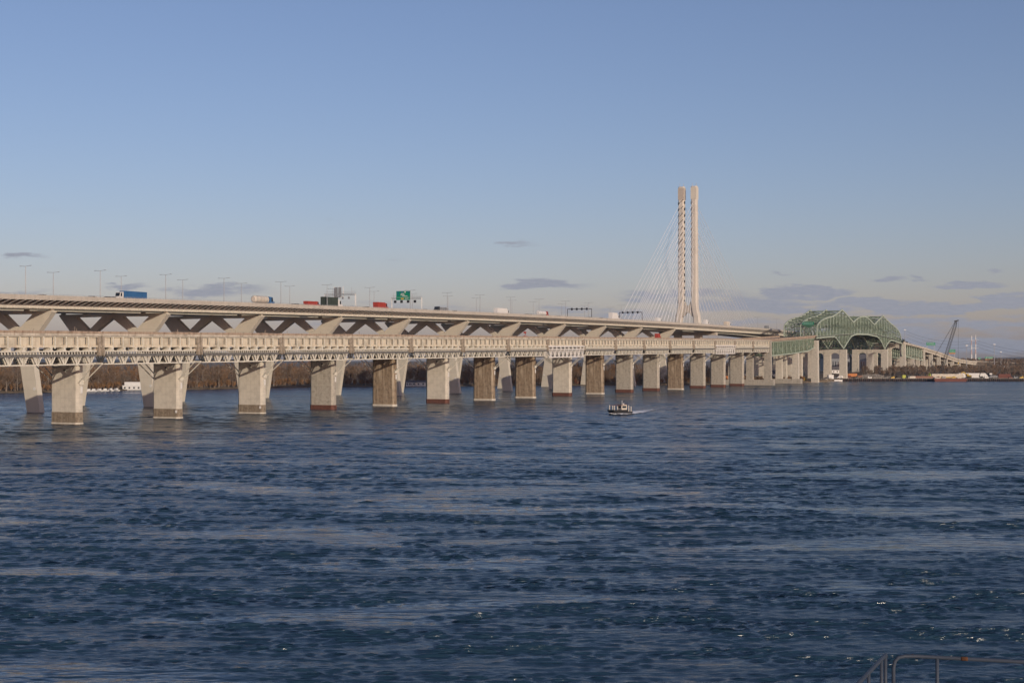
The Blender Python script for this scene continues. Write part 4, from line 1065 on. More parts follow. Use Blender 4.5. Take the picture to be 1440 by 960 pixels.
while x < 1010:
    for rank in range(2):
        i = r.randrange(6)
        if 200 < x < 560 and r.random() < .5: i = r.choice((0, 2, 3, 4))
        o = protos[i] if i not in used else copy_tree(protos[i]); used.add(i)
        Y = shoreY(x)+r.uniform(9, 22)+rank*22; xx = x+r.uniform(-4, 4)
        s = r.uniform(.66, 1.16)*(1.0 if x < 640 else .9)
        PX_ = [94,237,356,456,541,616,681,739,791,836,878,916,951,981]; OW = ['first','second','third','fourth','fifth','sixth','seventh','eighth','ninth','tenth','eleventh','twelfth','thirteenth','fourteenth']
        g_ = sum(1 for v in PX_ if xx > v); look = ['bare brown tree', 'bare russet tree', 'short bare brown tree', 'bare grey tree', 'tall bare brown tree', 'short bare russet tree'][i]
        where = 'left of the first near pier' if g_ == 0 else ('right of the fourteenth near pier' if g_ == 14 else 'between the %s and %s near piers' % (OW[g_-1], OW[g_]))
        o['label'] = look + (' at the waterside ' if rank == 0 else ' in the second row ashore ') + where
        o.location = ((xx-720)/2000*Y, Y, ground(xx, Y)-.1); o.rotation_euler = (0,0,r.uniform(0,6.28)); o.scale = (s*1.05, s*1.05, s)
    x += r.uniform(8, 13)
def wood(name, label, xr, dr, n, H, mats, seed, tw=(.12,.30), kind='stuff'):
    r = random.Random(seed); b = MB()
    for i in range(n):
        x = r.uniform(*xr); d = r.uniform(*dr); Y = shoreY(x)+d; X = (x-720)/2000*Y; z0 = ground(x, Y); h = H*r.uniform(.5,1.2); mi = r.randrange(len(mats)-1)+1
        c = Vector((X, Y, z0)); b.tube([c, c+Vector((r.uniform(-.5,.5),0,h*.85))], [.25,.06], 4, 0, cap=False)
        for q in range(46):
            a = r.uniform(0, 6.28); t = r.random()**.7; rad = h*.26*math.sin(math.pi*min(1, t*.85+.12))*r.uniform(.2,1.1)
            p = c+Vector((math.cos(a)*rad, math.sin(a)*rad, h*(.12+.8*t)))
            dd = Vector((math.cos(a)*.5, math.sin(a)*.5, r.uniform(.5,1.4)))*r.uniform(.9,2.1)
            sd = Vector((r.gauss(0,1), r.gauss(0,1), r.gauss(0,.4))).cross(dd).normalized()*r.uniform(*tw)
            b.quad(p-sd, p+sd, p+dd+sd*.3, p+dd-sd*.3, mi)
    return tag(b.build(name, mats, fixn=False), label, 'wood', kind=kind)
wood('wood', 'dense leafless brown wood behind the far shore trees', (-60, 1040), (30, 200), 1500, 16.5, [M['bark'], M['twig'], M['twig2'], M['twig3']], 21)
wood('undergrowth', 'low brown brush along the far left shore', (-60, 1130), (7, 24), 900, 4.5, [M['bark'], M['twig'], M['twig2']], 22, (.1,.25))
wood('brush', 'low leafless brush on the bank behind the construction yard', (1212, 1500), (90, 260), 620, 6.5, [M['bark'], M['twig'], M['twig3'], M['twig']], 23)
wood('distant_wood', 'thin line of bare woods far beyond the yard', (1290, 1500), (700, 1500), 900, 14, [M['bark'], M['twig3'], M['twig']], 24, (.4,.9))
def evergreen_hill():
    r = random.Random(9); b = MB(); cx = ((1095+1272)/2-720)/2000*2950
    for i in range(1500):
        t = r.random(); q = r.uniform(.02, .5); X = ((1095+(1272-1095)*t)-720)/2000*2950; Y = 2700+500*q
        h0 = 63*min(1, math.sin(math.pi*t)*3.2)*(1+.04*math.sin(14*t))*math.sin(math.pi*q)**.6
        H = r.uniform(5, 10); w_ = H*.32
        for k in range(9):
            a = r.uniform(0, 6.28); z = h0+H*r.uniform(.1, .95); rr = w_*(1-(z-h0)/H)+.4
            p = Vector((X+math.cos(a)*rr*.6, Y+math.sin(a)*rr*.6, z)); s = r.uniform(1.0, 2.2)
            n = Vector((r.gauss(0,1), r.gauss(0,1), r.gauss(0,1))).normalized(); e = n.orthogonal().normalized()*s; f_ = n.cross(e)
            b.quad(p-e, p-f_, p+e, p+f_, 0 if r.random() < .8 else 1)
    return tag(b.build('hillside_wood', [M['pine'], M['twig3']], fixn=False), 'dark evergreen wood covering the hill beneath the green truss', 'wood', kind='stuff')
evergreen_hill()

# ------------------------------------------------------------------ buildings and shore objects
def house(x, Y, w_, d_, h_, wall, roof, label, name='house', ry=0, storeys=1, pitch=.35, z=None, cat='house'):
    X = (x-720)/2000*Y; z0 = (gat(X, Y) if z is None else z)-.3
    r = empty(name, (X, Y, z0), ry, label, cat); F = lambda a, b_, c_: Vector((X, Y, z0))+Matrix.Rotation(ry, 3, 'Z') @ Vector((a, b_, c_))
    b = MB(); b.box(F, -w_/2, w_/2, -d_/2, d_/2, 0, h_); b.build('wall', wall, r)
    b = MB()
    if pitch > 0: b.prism([F(-w_/2-.4,-d_/2-.4,h_), F(-w_/2-.4,d_/2+.4,h_), F(-w_/2-.4,0,h_+d_*pitch)], Matrix.Rotation(ry, 3, 'Z') @ Vector((w_+.8,0,0)))
    else: b.box(F, -w_/2-.2, w_/2+.2, -d_/2-.2, d_/2+.2, h_, h_+.5)
    b.build('roof', roof, r)
    nwin = max(2, int(w_/3.2))
    for s in range(storeys):
        hh = h_/storeys
        for i in range(nwin):
            a = -w_/2+(i+.5)*w_/nwin; b = MB(); b.box(F, a-.6, a+.6, -d_/2-.08, -d_/2+.02, s*hh+hh*.35, s*hh+hh*.75); b.build('window', M['glass'], r)
    return r
# boathouse at the left shore
house(187.5, 1050, 13.5, 9, 3.0, M['white'], M['white'], 'two tier white boathouse on the left shore beside the yellow truck', 'boathouse', 0, 1, 0, cat='boathouse')
b = MB(); Bp = px(187.5, 545, 1050); b.box(lambda a, c, z: Vector((Bp.x+a, Bp.y+c, z)), -5.6, 6.6, -3.5, 3.5, gat(Bp.x, Bp.y)+3.19, gat(Bp.x, Bp.y)+5.6); bh = [o for o in COL.objects if o.name == 'boathouse'][0]; b.build('upper_storey', M['white'], bh)
yt = empty('yellow_truck', px(177, 547.5, 1046), R(90), 'small yellow lorry parked left of the white boathouse', 'truck'); yt.location.z = gat(yt.location.x, yt.location.y)
b = MB(); b.box(WF, -1.1, 1.1, -2.4, 1.0, .7, 3.0); b.build('cargo_box', M['yellow'], yt)
b = MB(); b.prism([Vector((-1,1.05,.5)),Vector((-1,2.8,.5)),Vector((-1,2.8,1.4)),Vector((-1,2.2,2.3)),Vector((-1,1.05,2.3))], (2,0,0)); b.build('cab', M['yellow'], yt); wheels(yt, (-1.6, 1.9), .95, .4)
# moored motorboats
def small_boat(label, group):
    r = empty('motorboat', (0,0,0), 0, label, 'boat', group)
    b = MB(); out = [(-1.1,-3),(1.1,-3),(1.25,0),(.9,2),(0,3.4),(-.9,2),(-1.25,0)]
    k = len(b.v); b.v += [(x*.7, y*.92, 0) for x, y in out]+[(x, y, .9+max(0,y)*.08) for x, y in out]; n = 7
    b.f += [tuple(range(n))[::-1], tuple(range(n, 2*n))]+[(i, (i+1) % n, n+(i+1) % n, n+i) for i in range(n)]; b.m += [0]*9
    b.build('hull', M['white'], r)
    b = MB(); b.prism([Vector((-.8,-1.4,.9)),Vector((-.8,1.0,.9)),Vector((-.8,.4,1.9)),Vector((-.8,-1.3,2.0))], (1.6,0,0)); b.build('cabin', M['white'], r)
    b = MB(); b.quad((-.7,.96,1.05),(.7,.96,1.05),(.65,.5,1.8),(-.65,.5,1.8)); b.build('windscreen', M['glass'], r)
    return r
mbp = small_boat('small white motorboat moored left of the white boathouse', 'moored motorboats at the left shore')
for i, x in enumerate((118, 124, 131, 139, 147, 155, 163)):
    o = mbp if i == 0 else copy_tree(mbp); Y = shoreY(x)-6-rnd.uniform(0, 6); o.location = ((x-720)/2000*Y, Y, -.15); o.rotation_euler = (0,0,rnd.uniform(.8,2.4)); o.scale = (1.1,)*3
# white houses in the left wood
for i, (x, Y, lab) in enumerate([(575, 1190, 'leftmost small white house among the far trees'), (581, 1196, 'middle small white house among the far trees'), (592, 1192, 'white house with wide front among the far trees')]):
    house(x, shoreY(x)+4.5, 4.5 if i < 2 else 8, 5, 3.2, M['white'], M['roof'], lab, ry=R(rnd.uniform(-10, 10)), z=ground(x, shoreY(x)+5)+2.0 if False else None)
# buildings seen between the piers
for x, Y, w_, d_, h_, wl, rf, lab, p in [(1035,1420,26,14,7,'white','roof','white gabled house seen left of the tall portal pier',.4),(1176,1640,12,10,4.0,'white','roof','white gabled shed between the first pair of main piers',.4),
        (1092,1480,14,12,6,'white','roof','white hall with grey roof behind the portal piers',.3),
        (1174,1900,34,24,16,'grey','roof','large grey gabled barn behind the main piers',.3),(1212,1900,30,22,15,'grey','roof','second large grey gabled barn behind the main piers',.3),
        (975,1500,30,14,7,'brick','roof','long brick building behind the cable tower base',.2),(845,1430,24,12,6,'brick','roof','low brick building seen between the middle piers',.2)]:
    house(x, Y, w_, d_, h_, M[wl], M[rf], lab, pitch=p)
house(1375, 2900, 60, 25, 14, M['tan'], M['roof'], 'tall tan block behind the striped chimneys', 'apartment_block', 0, 4, 0, cat='building', z=9)
house(1355, 2900, 26, 20, 11, M['brick'], M['roof'], 'low brick block left of the striped chimneys', 'brick_block', 0, 3, 0, cat='building', z=9)
house(1415, 3100, 70, 20, 7, M['white'], M['roof'], 'long low white warehouse near the right edge', 'warehouse', 0, 1, 0, cat='warehouse', z=9)
# striped poles
for x, top, lab in ((1366.2, 472, 'left red and white striped mast of the pair beyond the yard'), (1371.9, 471, 'right red and white striped mast of the pair beyond the yard')):
    P = px(x, 506, 2500); P.z = 8; r = empty('striped_mast', P, 0, lab, 'mast')
    H = px(x, top, 2500).z-8; b = MB(); n = 7
    for i in range(n): b.tube([P+Vector((0,0,H*i/n)), P+Vector((0,0,H*(i+1)/n))], [1.5-.1*i, 1.5-.1*(i+1)], 10, i % 2)
    b.build('shaft', [M['white'], mat('faded_red_band', (.50,.38,.36), .6)], r)
    b = MB()
    for z in (.62, .85): b.beam(P+Vector((-6,0,H*z)), P+Vector((6,0,H*z)), .35)
    b.build('crossarm', M['galv'], r)
# power lines
pl = MB()
for zy_, in ((482,), (487,), (478,)):
    a = px(1372, zy_, 2500); e = px(1520, zy_+16, 1900); a2 = px(1275, zy_-12, 2500)
    for A_, B_ in ((a, e), (a2, a)):
        pp = [A_.lerp(B_, t/10)-Vector((0,0,9*4*(t/10)*(1-t/10))) for t in range(11)]; pl.tube(pp, .12, 4, cap=False)
tag(pl.build('power_line', M['dark'], fixn=False), 'thin sagging power lines strung from the striped masts', 'power line')
# mast lights
def tall_light(x, top, Y, lab, base_z=6):
    P = px(x, 500, Y); P.z = base_z; H = px(x, top, Y).z-base_z; r = empty('mast_light', P, 0, lab, 'mast light')
    b = MB(); b.tube([P, P+Vector((0,0,H))], [.45, .25], 8); b.build('pole', M['galv'], r)
    b = MB(); b.box(lambda a, c, z: P+Vector((a, c, z)), -1.4, 1.4, -.6, .6, H-.2, H+.8); b.build('lamp_head', M['white'], r)
tall_light(1398.2, 484.5, 1900, 'tall mast light with white head right of the striped masts')
tall_light(1407.5, 495, 2200, 'shorter mast light with white head farther right of the striped masts')
tall_light(1272.5, 464, 1850, 'thin dark mast rising beside the right end of the green truss', 20)
tall_light(1359.3, 486, 1700, 'thin mast light standing left of the striped masts')

# sheet pile quay
quay = empty('quay_wall', px(1300, 534, 1499), 0, 'rusty sheet pile quay wall with a row of dark fender piles', 'quay wall')
b = MB(); x = 1182.0
while x < 1475:
    a = px(x, 536, 1498); c = px(x+1.0, 536, 1498); e = px(x+2.0, 536, 1498)
    for (p, q_, o_) in ((a, c, 0), (c, e, 1)): b.box(WF, p.x, q_.x, 1496.2+o_*1.0, 1500.5, -2, 2.75)
    x += 2.0
b.build('sheet_piling', M['dred'], quay)
b = MB(); x = 1183.0
while x < 1475:
    a = px(x, 536, 1495); b.box(WF, a.x, a.x+.75, 1494.8, 1495.8, -2, 3.1); x += 2.9
b.build('fender_pile', M['dark'], quay)
b = MB(); a, c = px(1181, 536, 1498), px(1475, 536, 1498); b.box(WF, a.x, c.x, 1496, 1501.5, 2.76, 3.15); b.build('coping', M['deck'], quay)
# rock pile
def rocks(x0, x1, Y0, Y1, H, n, seed, label):
    r = random.Random(seed); b = MB(); X0, X1 = (x0-720)/2000*Y0, (x1-720)/2000*Y0
    for i in range(n):
        t = r.random(); q_ = r.random(); s = r.uniform(.5, 1.1)
        z = gat(X0+(X1-X0)*t, Y0+(Y1-Y0)*q_)+H*math.sin(math.pi*min(.98, max(.02, t)))**.5*(1-abs(q_-.6)*1.4)*r.uniform(.6,1)
        c = Vector((X0+(X1-X0)*t, Y0+(Y1-Y0)*q_, z)); k = len(b.v); n_ = 0
        for v in ((1,0,0),(-1,0,0),(0,1,0),(0,-1,0),(0,0,1),(0,0,-1)): b.v.append(tuple(c+Vector(v)*s*r.uniform(.7,1.2)+Vector((r.uniform(-.2,.2),)*3)))
        for f_ in ((0,2,4),(2,1,4),(1,3,4),(3,0,4),(2,0,5),(1,2,5),(3,1,5),(0,3,5)): b.f.append(tuple(k+j for j in f_)); b.m.append(0)
    tag(b.build('rubble', M['rock']), label, 'rubble', kind='stuff')
rocks(1213, 1250, 1510, 1540, 4.2, 900, 1, 'heap of grey rubble on the quay')
rocks(1250, 1300, 1520, 1545, 2.2, 500, 2, 'low grey rubble bank right of the heap')
rocks(1160, 1185, 1452, 1475, .8, 250, 4, 'rubble at the water edge by the tall pier')

yard_r = random.Random(31)
def at_yard(o, x, Y, rz=0, sc=1):
    X = (x-720)/2000*Y; o.location = (X, Y, gat(X, Y)); o.rotation_euler = (0,0,rz); o.scale = (sc,)*3; return o
def container(label, mt, L=12, group=None, w_=2.4, h_=2.6):
    r = empty('container', (0,0,0), 0, label, 'container', group)
    b = MB(); b.box(WF, -L/2, L/2, -w_/2, w_/2, .1, h_); b.build('box', mt, r)
    b = MB()
    for i in range(int(L/.6)): b.box(WF, -L/2+.15+i*.6, -L/2+.4+i*.6, -w_/2-.06, -w_/2+.01, .25, h_-.15)
    b.build('corrugation', mt, r)
    return r
def excavator(label, mt):
    r = empty('excavator', (0,0,0), 0, label, 'excavator')
    for s in (-1, 1):
        b = MB(); b.prism([Vector((-2.2, s*1.2-.3, .1)),Vector((2.2, s*1.2-.3, .1)),Vector((2.5, s*1.2-.3, .6)),Vector((2.1, s*1.2-.3, 1.0)),Vector((-2.1, s*1.2-.3, 1.0)),Vector((-2.5, s*1.2-.3, .6))], (0,.6,0)); b.build('track', M['tyre'], r)
    b = MB(); b.box(WF, -2.4, 1.4, -1.4, 1.4, 1.1, 2.4); o = b.build('body', mt, r); bevel(o, .15)
    b = MB(); b.box(WF, .2, 1.7, .2, 1.4, 2.4, 3.7); o = b.build('cab', mt, r)
    b = MB(); b.quad((1.72,.3,2.5),(1.72,1.3,2.5),(1.72,1.3,3.5),(1.72,.3,3.5)); b.build('window', M['glass'], o)
    b = MB(); b.beam((1.2,-.3,2.0),(4.0,-.3,5.2),.45,.7); b.beam((4.0,-.3,5.2),(6.2,-.3,4.6),.4,.6); b.build('boom', mt, r)
    b = MB(); b.beam((6.2,-.3,4.6),(7.0,-.3,1.7),.35,.5); b.build('arm', mt, r)
    b = MB(); b.prism([Vector((6.6,-.9,1.7)),Vector((7.6,-.9,1.6)),Vector((7.2,-.9,.6)),Vector((6.3,-.9,.8))], (0,1.2,0)); b.build('bucket', M['dark'], r)
    return r
def yard_truck(label, mt, cm, L=9): 
    r = truck('box' if mt != M['yellow'] else 'dump', label, L, mt, cm, 3.4); return r
# construction yard objects
at_yard(truck('dump', 'big orange dump truck on the quay left of the rubble heap', 11, M['orange'], M['orange'], 4.0), 1196, 1528, R(90), 1.2)
at_yard(container('white and black site cabin beside the tall pier base', M['white'], 5, w_=3, h_=4), 1168, 1475, R(10), 1.1)
at_yard(container('long low white container at the water edge right of the tall pier', M['white'], 11), 1177, 1480, R(5))
at_yard(container('brown red steel container left of the orange dump truck', M['dred'], 14), 1186, 1512, 0, 1.1)
at_yard(container('pink site container beside the rubble heap', M['brick'], 5), 1209, 1520, 0, 1.1)
at_yard(container('yellow box container right behind the tall pier', M['yellow'], 6), 1131, 1430, R(60), 1.1)
at_yard(container('orange painted site container seen between piers left of the tall portal', M['orange'], 11, h_=5, w_=5), 1023, 1330, 0, 1.2)
at_yard(container('red site container seen between the middle piers', M['red'], 7), 814, 1265, 0, 1.1)
at_yard(car('black car parked beside the tall pier base', M['black'], None), 1161, 1478, R(90), 1.3)
at_yard(car('grey car parked between the site cabin and the white container', M['grey'], None), 1173, 1492, R(80), 1.3)
at_yard(car('white van parked near the site cabin', M['white'], None, True), 1181, 1500, R(95), 1.3)
for x, c, lab in ((1257,'black','black pickup on the quay right of the rubble heap'),(1262,'black','second black pickup on the quay, beside the lime barrel stack'),(1277,'black','dark car right of the small white cabin on the quay'),(1395,'grey','grey pickup near the right end of the white hall'),(1403,'grey','grey car left of the red loading ramp')):
    at_yard(car(lab, M[c], None, True), x, 1512, R(90), 1.5)
at_yard(container('small white and lime site cabin on the quay', M['lime'], 3.5, h_=3.4, w_=3), 1271, 1510, 0, 1)
at_yard(container('long orange red barge section left of the lime excavator', M['brick'], 24, w_=4, h_=2.4), 1296, 1508, 0, 1)
at_yard(container('pale pink tank left on the orange barge section', M['tan'], 6, h_=2.3, w_=2.2), 1283, 1504, 0, 1)
at_yard(excavator('lime yellow excavator at the edge of the red barge', M['lime']), 1309.5, 1512, R(100), 1.0)
at_yard(excavator('yellow excavator working behind the white hall', M['yellow']), 1362, 1540, R(180), 1.2)
at_yard(excavator('black excavator at the right end of the white hall', M['black']), 1392, 1520, R(160), 1.5)
at_yard(excavator('black excavator on the quay beneath the approach', M['black']), 1292, 1530, R(20), 1.2)
at_yard(container('long cream storage tent roofed in yellow behind the red barge', M['tan'], 34, w_=8, h_=4.4), 1331, 1530, 0, 1)
at_yard(container('yellow framed material rack on top of the yard behind the red barge', M['yellow'], 20, w_=4, h_=1.2), 1331, 1524, 0, 1)
hl = at_yard(container('long pale grey hall on the quay right of the red barge', M['white'], 36, w_=9, h_=5.0), 1370, 1545, 0, 1)
at_yard(container('white site cabin on the bank above the cream tent', M['white'], 10, h_=2.8), 1348, 1585, 0, 1)
at_yard(container('white box trailer on the right bank below the road', M['white'], 10, h_=4), 1416, 2050, 0, 1)
at_yard(container('red loading ramp container near the right edge', M['dred'], 14, h_=4.5), 1412, 1512, R(10), 1)
for i in range(16):
    x = (1255, 1263, 1280, 1286, 1320, 1327, 1340, 1381, 1387, 1399, 1421, 1428, 1436, 1205, 1223, 1244)[i]
    c = ('yellow','dark','white','black','dred','grey')[i % 6]
    lab = '%s pallet load stacked on the quay %s' % ({'yellow':'yellow','dark':'dark','white':'white','black':'black','dred':'rust red','grey':'grey'}[c],
          ('under the approach', 'beside a black pickup', 'beside the orange barge section', 'on the far side of the orange barge section', 'at the red barge stern', 'amid the red barge', 'near the red barge bow', 'before the pale hall',
           'at the end of the pale hall', 'between grey car and grey pickup', 'right of the red ramp', 'well right of the red ramp', 'at the right edge of the photo', 'next to the orange dump truck', 'in front of the rubble heap', 'at the right foot of the rubble heap')[i])
    r_ = empty('pallet_load', (0,0,0), 0, lab, 'pallet load')
    b = MB(); b.box(WF, -1.8, 1.8, -1.2, 1.2, 0, .2); b.build('pallet', M['deck'], r_)
    b = MB()
    for j in range(3): b.box(WF, -1.7+j*1.15, -.65+j*1.15, -1.1, 1.1, .2, 1.0+.45*((i+j) % 3))
    b.build('load', M[c if c in M else 'dark'], r_)
    at_yard(r_, x, 1505+(i*7) % 14, 0, 1.15)
# red barge moored at the quay
bg = empty('barge', px(1335, 536, 1486), 0, 'low dark red barge moored at the quay below the crane', 'barge'); bg.location.z = 0
b = MB(); Bx = bg.location.copy(); F = lambda a, c, z: Bx+Vector((a, c, z))
b.prism([F(-17.5,-5,3.0),F(17.5,-5,3.0),F(15.5,-5,-.8),F(-16,-5,-.8)], (0,10,0)); b.build('hull', M['dred'], bg)
b = MB(); b.box(F, -16, -10, -3, 3, 3.0, 4.4); b.box(F, 8, 12, -2, 2, 3.0, 4.0); b.build('deckhouse', M['tan'], bg)
b = MB()
for i in range(12): b.box(F, -16+i*2.8, -15.8+i*2.8, -4.9, -4.7, 3.0, 4.0)
b.box(F, -16, 15, -4.88, -4.72, 3.9, 4.0); b.build('rail', M['dred'], bg)
# crawler crane
cr = empty('crawler_crane', px(1318, 528, 1545), 0, 'tall crawler crane with lattice boom leaning right over the yard', 'crane'); cr.location.z = gat(cr.location.x, cr.location.y); C0 = cr.location.copy()
F = lambda a, c, z: C0+Vector((a, c, z))
for s in (-3, 3):
    b = MB(); b.prism([F(-5,s-.7,.1),F(5,s-.7,.1),F(5.6,s-.7,.9),F(5,s-.7,1.6),F(-5,s-.7,1.6),F(-5.6,s-.7,.9)], (0,1.4,0)); b.build('track', M['tyre'], cr)
b = MB(); b.box(F, -6, 4, -2.5, 2.5, 1.7, 5.0); o = b.build('machine_house', M['dark'], cr)
b = MB(); b.box(F, 3.2, 5.2, .8, 2.6, 2.0, 4.6); b.build('cab', M['yellow'], cr)
b = MB(); b.box(F, -8, -6, -2.3, 2.3, 1.8, 4.6); b.build('counterweight', M['dark'], cr)
bb = F(3, 0, 2.5); bt = px(1345.3, 450.5, 1545); d = (bt-bb); dn = d.normalized(); sd = Vector((0,1,0)); up_ = dn.cross(sd).normalized()
b = MB(); n = 26
def cw(i, a, c):
    t = i/n; wd = 1.35*min(1, .35+t*5, .3+(1-t)*6); return bb+d*t+sd*a*wd+up_*c*wd
for i in range(n):
    for a, c in ((1,1),(1,-1),(-1,1),(-1,-1)): b.beam(cw(i,a,c), cw(i+1,a,c), .26)
    for c in (1, -1): b.beam(cw(i,1,c), cw(i+1,-1,c), .1)
    for a in (1, -1): b.beam(cw(i,a,1), cw(i+1,a,-1), .13); b.beam(cw(i,a,-1), cw(i,a,1), .12)
b.build('boom', M['dark'], cr)
b = MB(); b.beam(bt-dn*1-Vector((2.2,0,0)), bt+Vector((2.0,0,.2)), 1.6, 1.2); b.build('boom_head', M['dark'], cr)
b = MB(); ml = F(-7, 0, 16)
for s in (-1.5, 1.5):
    b.beam(F(-1,s,5), ml+Vector((0,s,0)), .35); b.beam(F(-6,s,4.8), ml+Vector((0,s,0)), .25)
b.build('gantry_mast', M['dark'], cr)
b = MB()
for s in (-1, 1): b.tube([ml+Vector((0,s,0)), bt-Vector((1,0,0))+Vector((0,s*.5,0))], .11, 5, cap=False)
b.tube([bt+Vector((1.8,0,0)), Vector((bt.x+1.8, bt.y, 20))], .1, 5, cap=False)
b.build('cable', M['dark'], cr)
b = MB(); b.box(WF, bt.x+1.3, bt.x+2.3, bt.y-.4, bt.y+.4, 18, 20); b.build('hook_block', M['yellow'], cr)
# highway embankment beyond the approach
b = MB(); prof = [(1345,505.5,2056),(1365,507,2150),(1390,508,2250),(1440,510.5,2400),(1560,513,2700)]
for (x0,y0,Y0),(x1,y1,Y1) in zip(prof[:-1], prof[1:]):
    a, c = px(x0,y0,Y0), px(x1,y1,Y1)
    V = Vector((0,1,0))
    P = [Vector((a.x,a.y-42,6)),Vector((c.x,c.y-42,6)),Vector((c.x,c.y+60,6)),Vector((a.x,a.y+60,6)),Vector((a.x,a.y,a.z-1)),Vector((c.x,c.y,c.z-1)),Vector((c.x,c.y+26,c.z-1)),Vector((a.x,a.y+26,a.z-1))]
    b.box_pts(P)
tag(b.build('embankment', M['ground']), kind='structure')
b = MB()
for (x0,y0,Y0),(x1,y1,Y1) in zip(prof[:-1], prof[1:]):
    a, c = px(x0,y0,Y0), px(x1,y1,Y1)
    b.box_pts([Vector((a.x,a.y,a.z-.98)),Vector((c.x,c.y,c.z-.98)),Vector((c.x,c.y+.6,c.z-.98)),Vector((a.x,a.y+.6,a.z-.98)),a,c,c+Vector((0,.6,0)),a+Vector((0,.6,0))])
tag(b.build('road_barrier', M['deck']), 'pale concrete barrier along the highway embankment at right', 'barrier')

# ------------------------------------------------------------------ work boat and wake
BH = wat(872, 582.5)
head = Vector((-.83, -.56, 0)).normalized()
bo = empty('work_boat', BH, math.atan2(-head.x, head.y), 'small black flat bow work boat with pale posts running towards the camera', 'boat')
def boat():
    sc = 1.0
    out = [(-1.9,-5.2),(1.9,-5.2),(2.1,-2),(2.1,2.5),(1.9,4.8),(-1.9,4.8),(-2.1,2.5),(-2.1,-2)]
    b = MB(); n = 8
    lo = [(x*.85, y*.9 if y < 4 else y*.82, -.4) for x, y in out]; hi = [(x, y, 1.15+(.5 if y > 2 else .12*max(0, y))) for x, y in out]
    b.v += lo+hi; b.f += [tuple(range(n))[::-1], tuple(range(n, 2*n))]+[(i, (i+1) % n, n+(i+1) % n, n+i) for i in range(n)]; b.m += [0]*10
    md = parent_mat(bo); b.v = [tuple(md @ Vector(v)) for v in b.v]; b.build('hull', M['black'], bo, BH)
    G = lambda x, y, z: md @ Vector((x, y, z))
    b = MB(); b.box(G, -2.15, 2.15, -2.5, 4.9, 1.25, 1.95); b.build('bulwark', M['black'], bo, BH)
    b = MB(); b.box(G, -1.2, 1.2, -2.6, .2, 1.5, 3.9); o = b.build('wheelhouse', M['tan'], bo, BH)
    for s in (-1, 1):
        b = MB(); b.box(G, min(s*1.2,s*1.24), max(s*1.2,s*1.24), -2.2, -.2, 2.6, 3.5); b.build('window', M['glass'], o, BH)
    b = MB(); b.box(G, -1.0, 1.0, .2, .24, 2.6, 3.5); b.build('windscreen', M['glass'], o, BH)
    b = MB(); b.box(G, -1.4, 1.4, -2.8, .4, 3.91, 4.05); b.build('roof', M['dred'], o, BH)
    for x, y, h_ in ((1.6,4.2,3.8),(-1.6,4.2,3.7),(1.6,2.6,3.6),(-1.6,2.6,3.4),(1.6,-3.2,3.9),(-1.6,-3.2,3.7),(1.6,-4.2,3.3),(-1.6,-4.4,3.3)):
        b = MB(); b.tube([G(x,y,1.2), G(x,y,h_)], .2, 8); b.build('post', M['tan'], bo, BH)
    b = MB()
    for x in (1.6, -1.6): b.beam(G(x,4.2,3.7), G(x,0,3.7), .1)
    b.build('handrail', M['dred'], bo, BH)
    b = MB(); b.tube([G(0,-1,4), G(0,-1,5.6)], .09, 6); b.box(G, -.5, .5, -1.05, -.95, 5.2, 5.3); b.build('mast', M['white'], bo, BH)
    b = MB(); b.box(G, -.3, .3, -1.9, -1.4, 4.05, 4.5); b.build('radar', M['white'], bo, BH)
    b = MB(); b.box(G, 2.16, 2.22, -1.8, -1.0, .5, 2.2); b.build('fender', M['white'], bo, BH)
boat()
# foam
fm = bpy.data.materials.new('wake_foam'); fm.use_nodes = True; t = fm.node_tree; bs = t.nodes['Principled BSDF']
bs.inputs['Base Color'].default_value = (.75,.76,.76,1); bs.inputs['Roughness'].default_value = .8
g_ = t.nodes.new('ShaderNodeNewGeometry'); n_ = t.nodes.new('ShaderNodeTexNoise'); n_.inputs['Scale'].default_value = .9; n_.inputs['Detail'].default_value = 6
t.links.new(g_.outputs['Position'], n_.inputs['Vector'])
at_ = t.nodes.new('ShaderNodeAttribute'); at_.attribute_name = 'foam'
ad = t.nodes.new('ShaderNodeMath'); ad.operation = 'ADD'; t.links.new(n_.outputs['Fac'], ad.inputs[0]); t.links.new(at_.outputs['Fac'], ad.inputs[1])
mr2 = t.nodes.new('ShaderNodeMapRange'); mr2.inputs[1].default_value = .92; mr2.inputs[2].default_value = 1.12; t.links.new(ad.outputs[0], mr2.inputs[0]); t.links.new(mr2.outputs[0], bs.inputs['Alpha'])
def foam(name, pts, label, hh=lambda i: .12):     # pts: (center, halfwidth, strength)
    b = MB(); vals = []; nc = 8
    for i, (c, hw, st) in enumerate(pts):
        d = (pts[min(i+1, len(pts)-1)][0]-pts[max(i-1, 0)][0]).normalized(); sd = Vector((d.y, -d.x, 0))
        for j in range(nc+1):
            a = j/nc*2-1; b.v.append(tuple(c+sd*a*hw+Vector((0,0,.06+(1-a**4)*hh(i)*(.75+.5*math.sin(i*2.3+j*1.7)**2))))); vals.append(st*(1-abs(a)**3))
        if i:
            for j in range(nc):
                k = (i-1)*(nc+1)+j; b.f.append((k, k+1, k+nc+2, k+nc+1)); b.m.append(0)
    o = b.build(name, fm, fixn=False); at = o.data.attributes.new('foam', 'FLOAT', 'POINT'); at.data.foreach_set('value', vals)
    tag(o, label, 'wake', kind='stuff'); return o
wk = [(BH+head*4, 2.0, .5)]
path = [wat(888, 580.8), wat(905, 578), wat(925, 574.5), wat(950, 570), wat(985, 565.5), wat(1040, 561)]
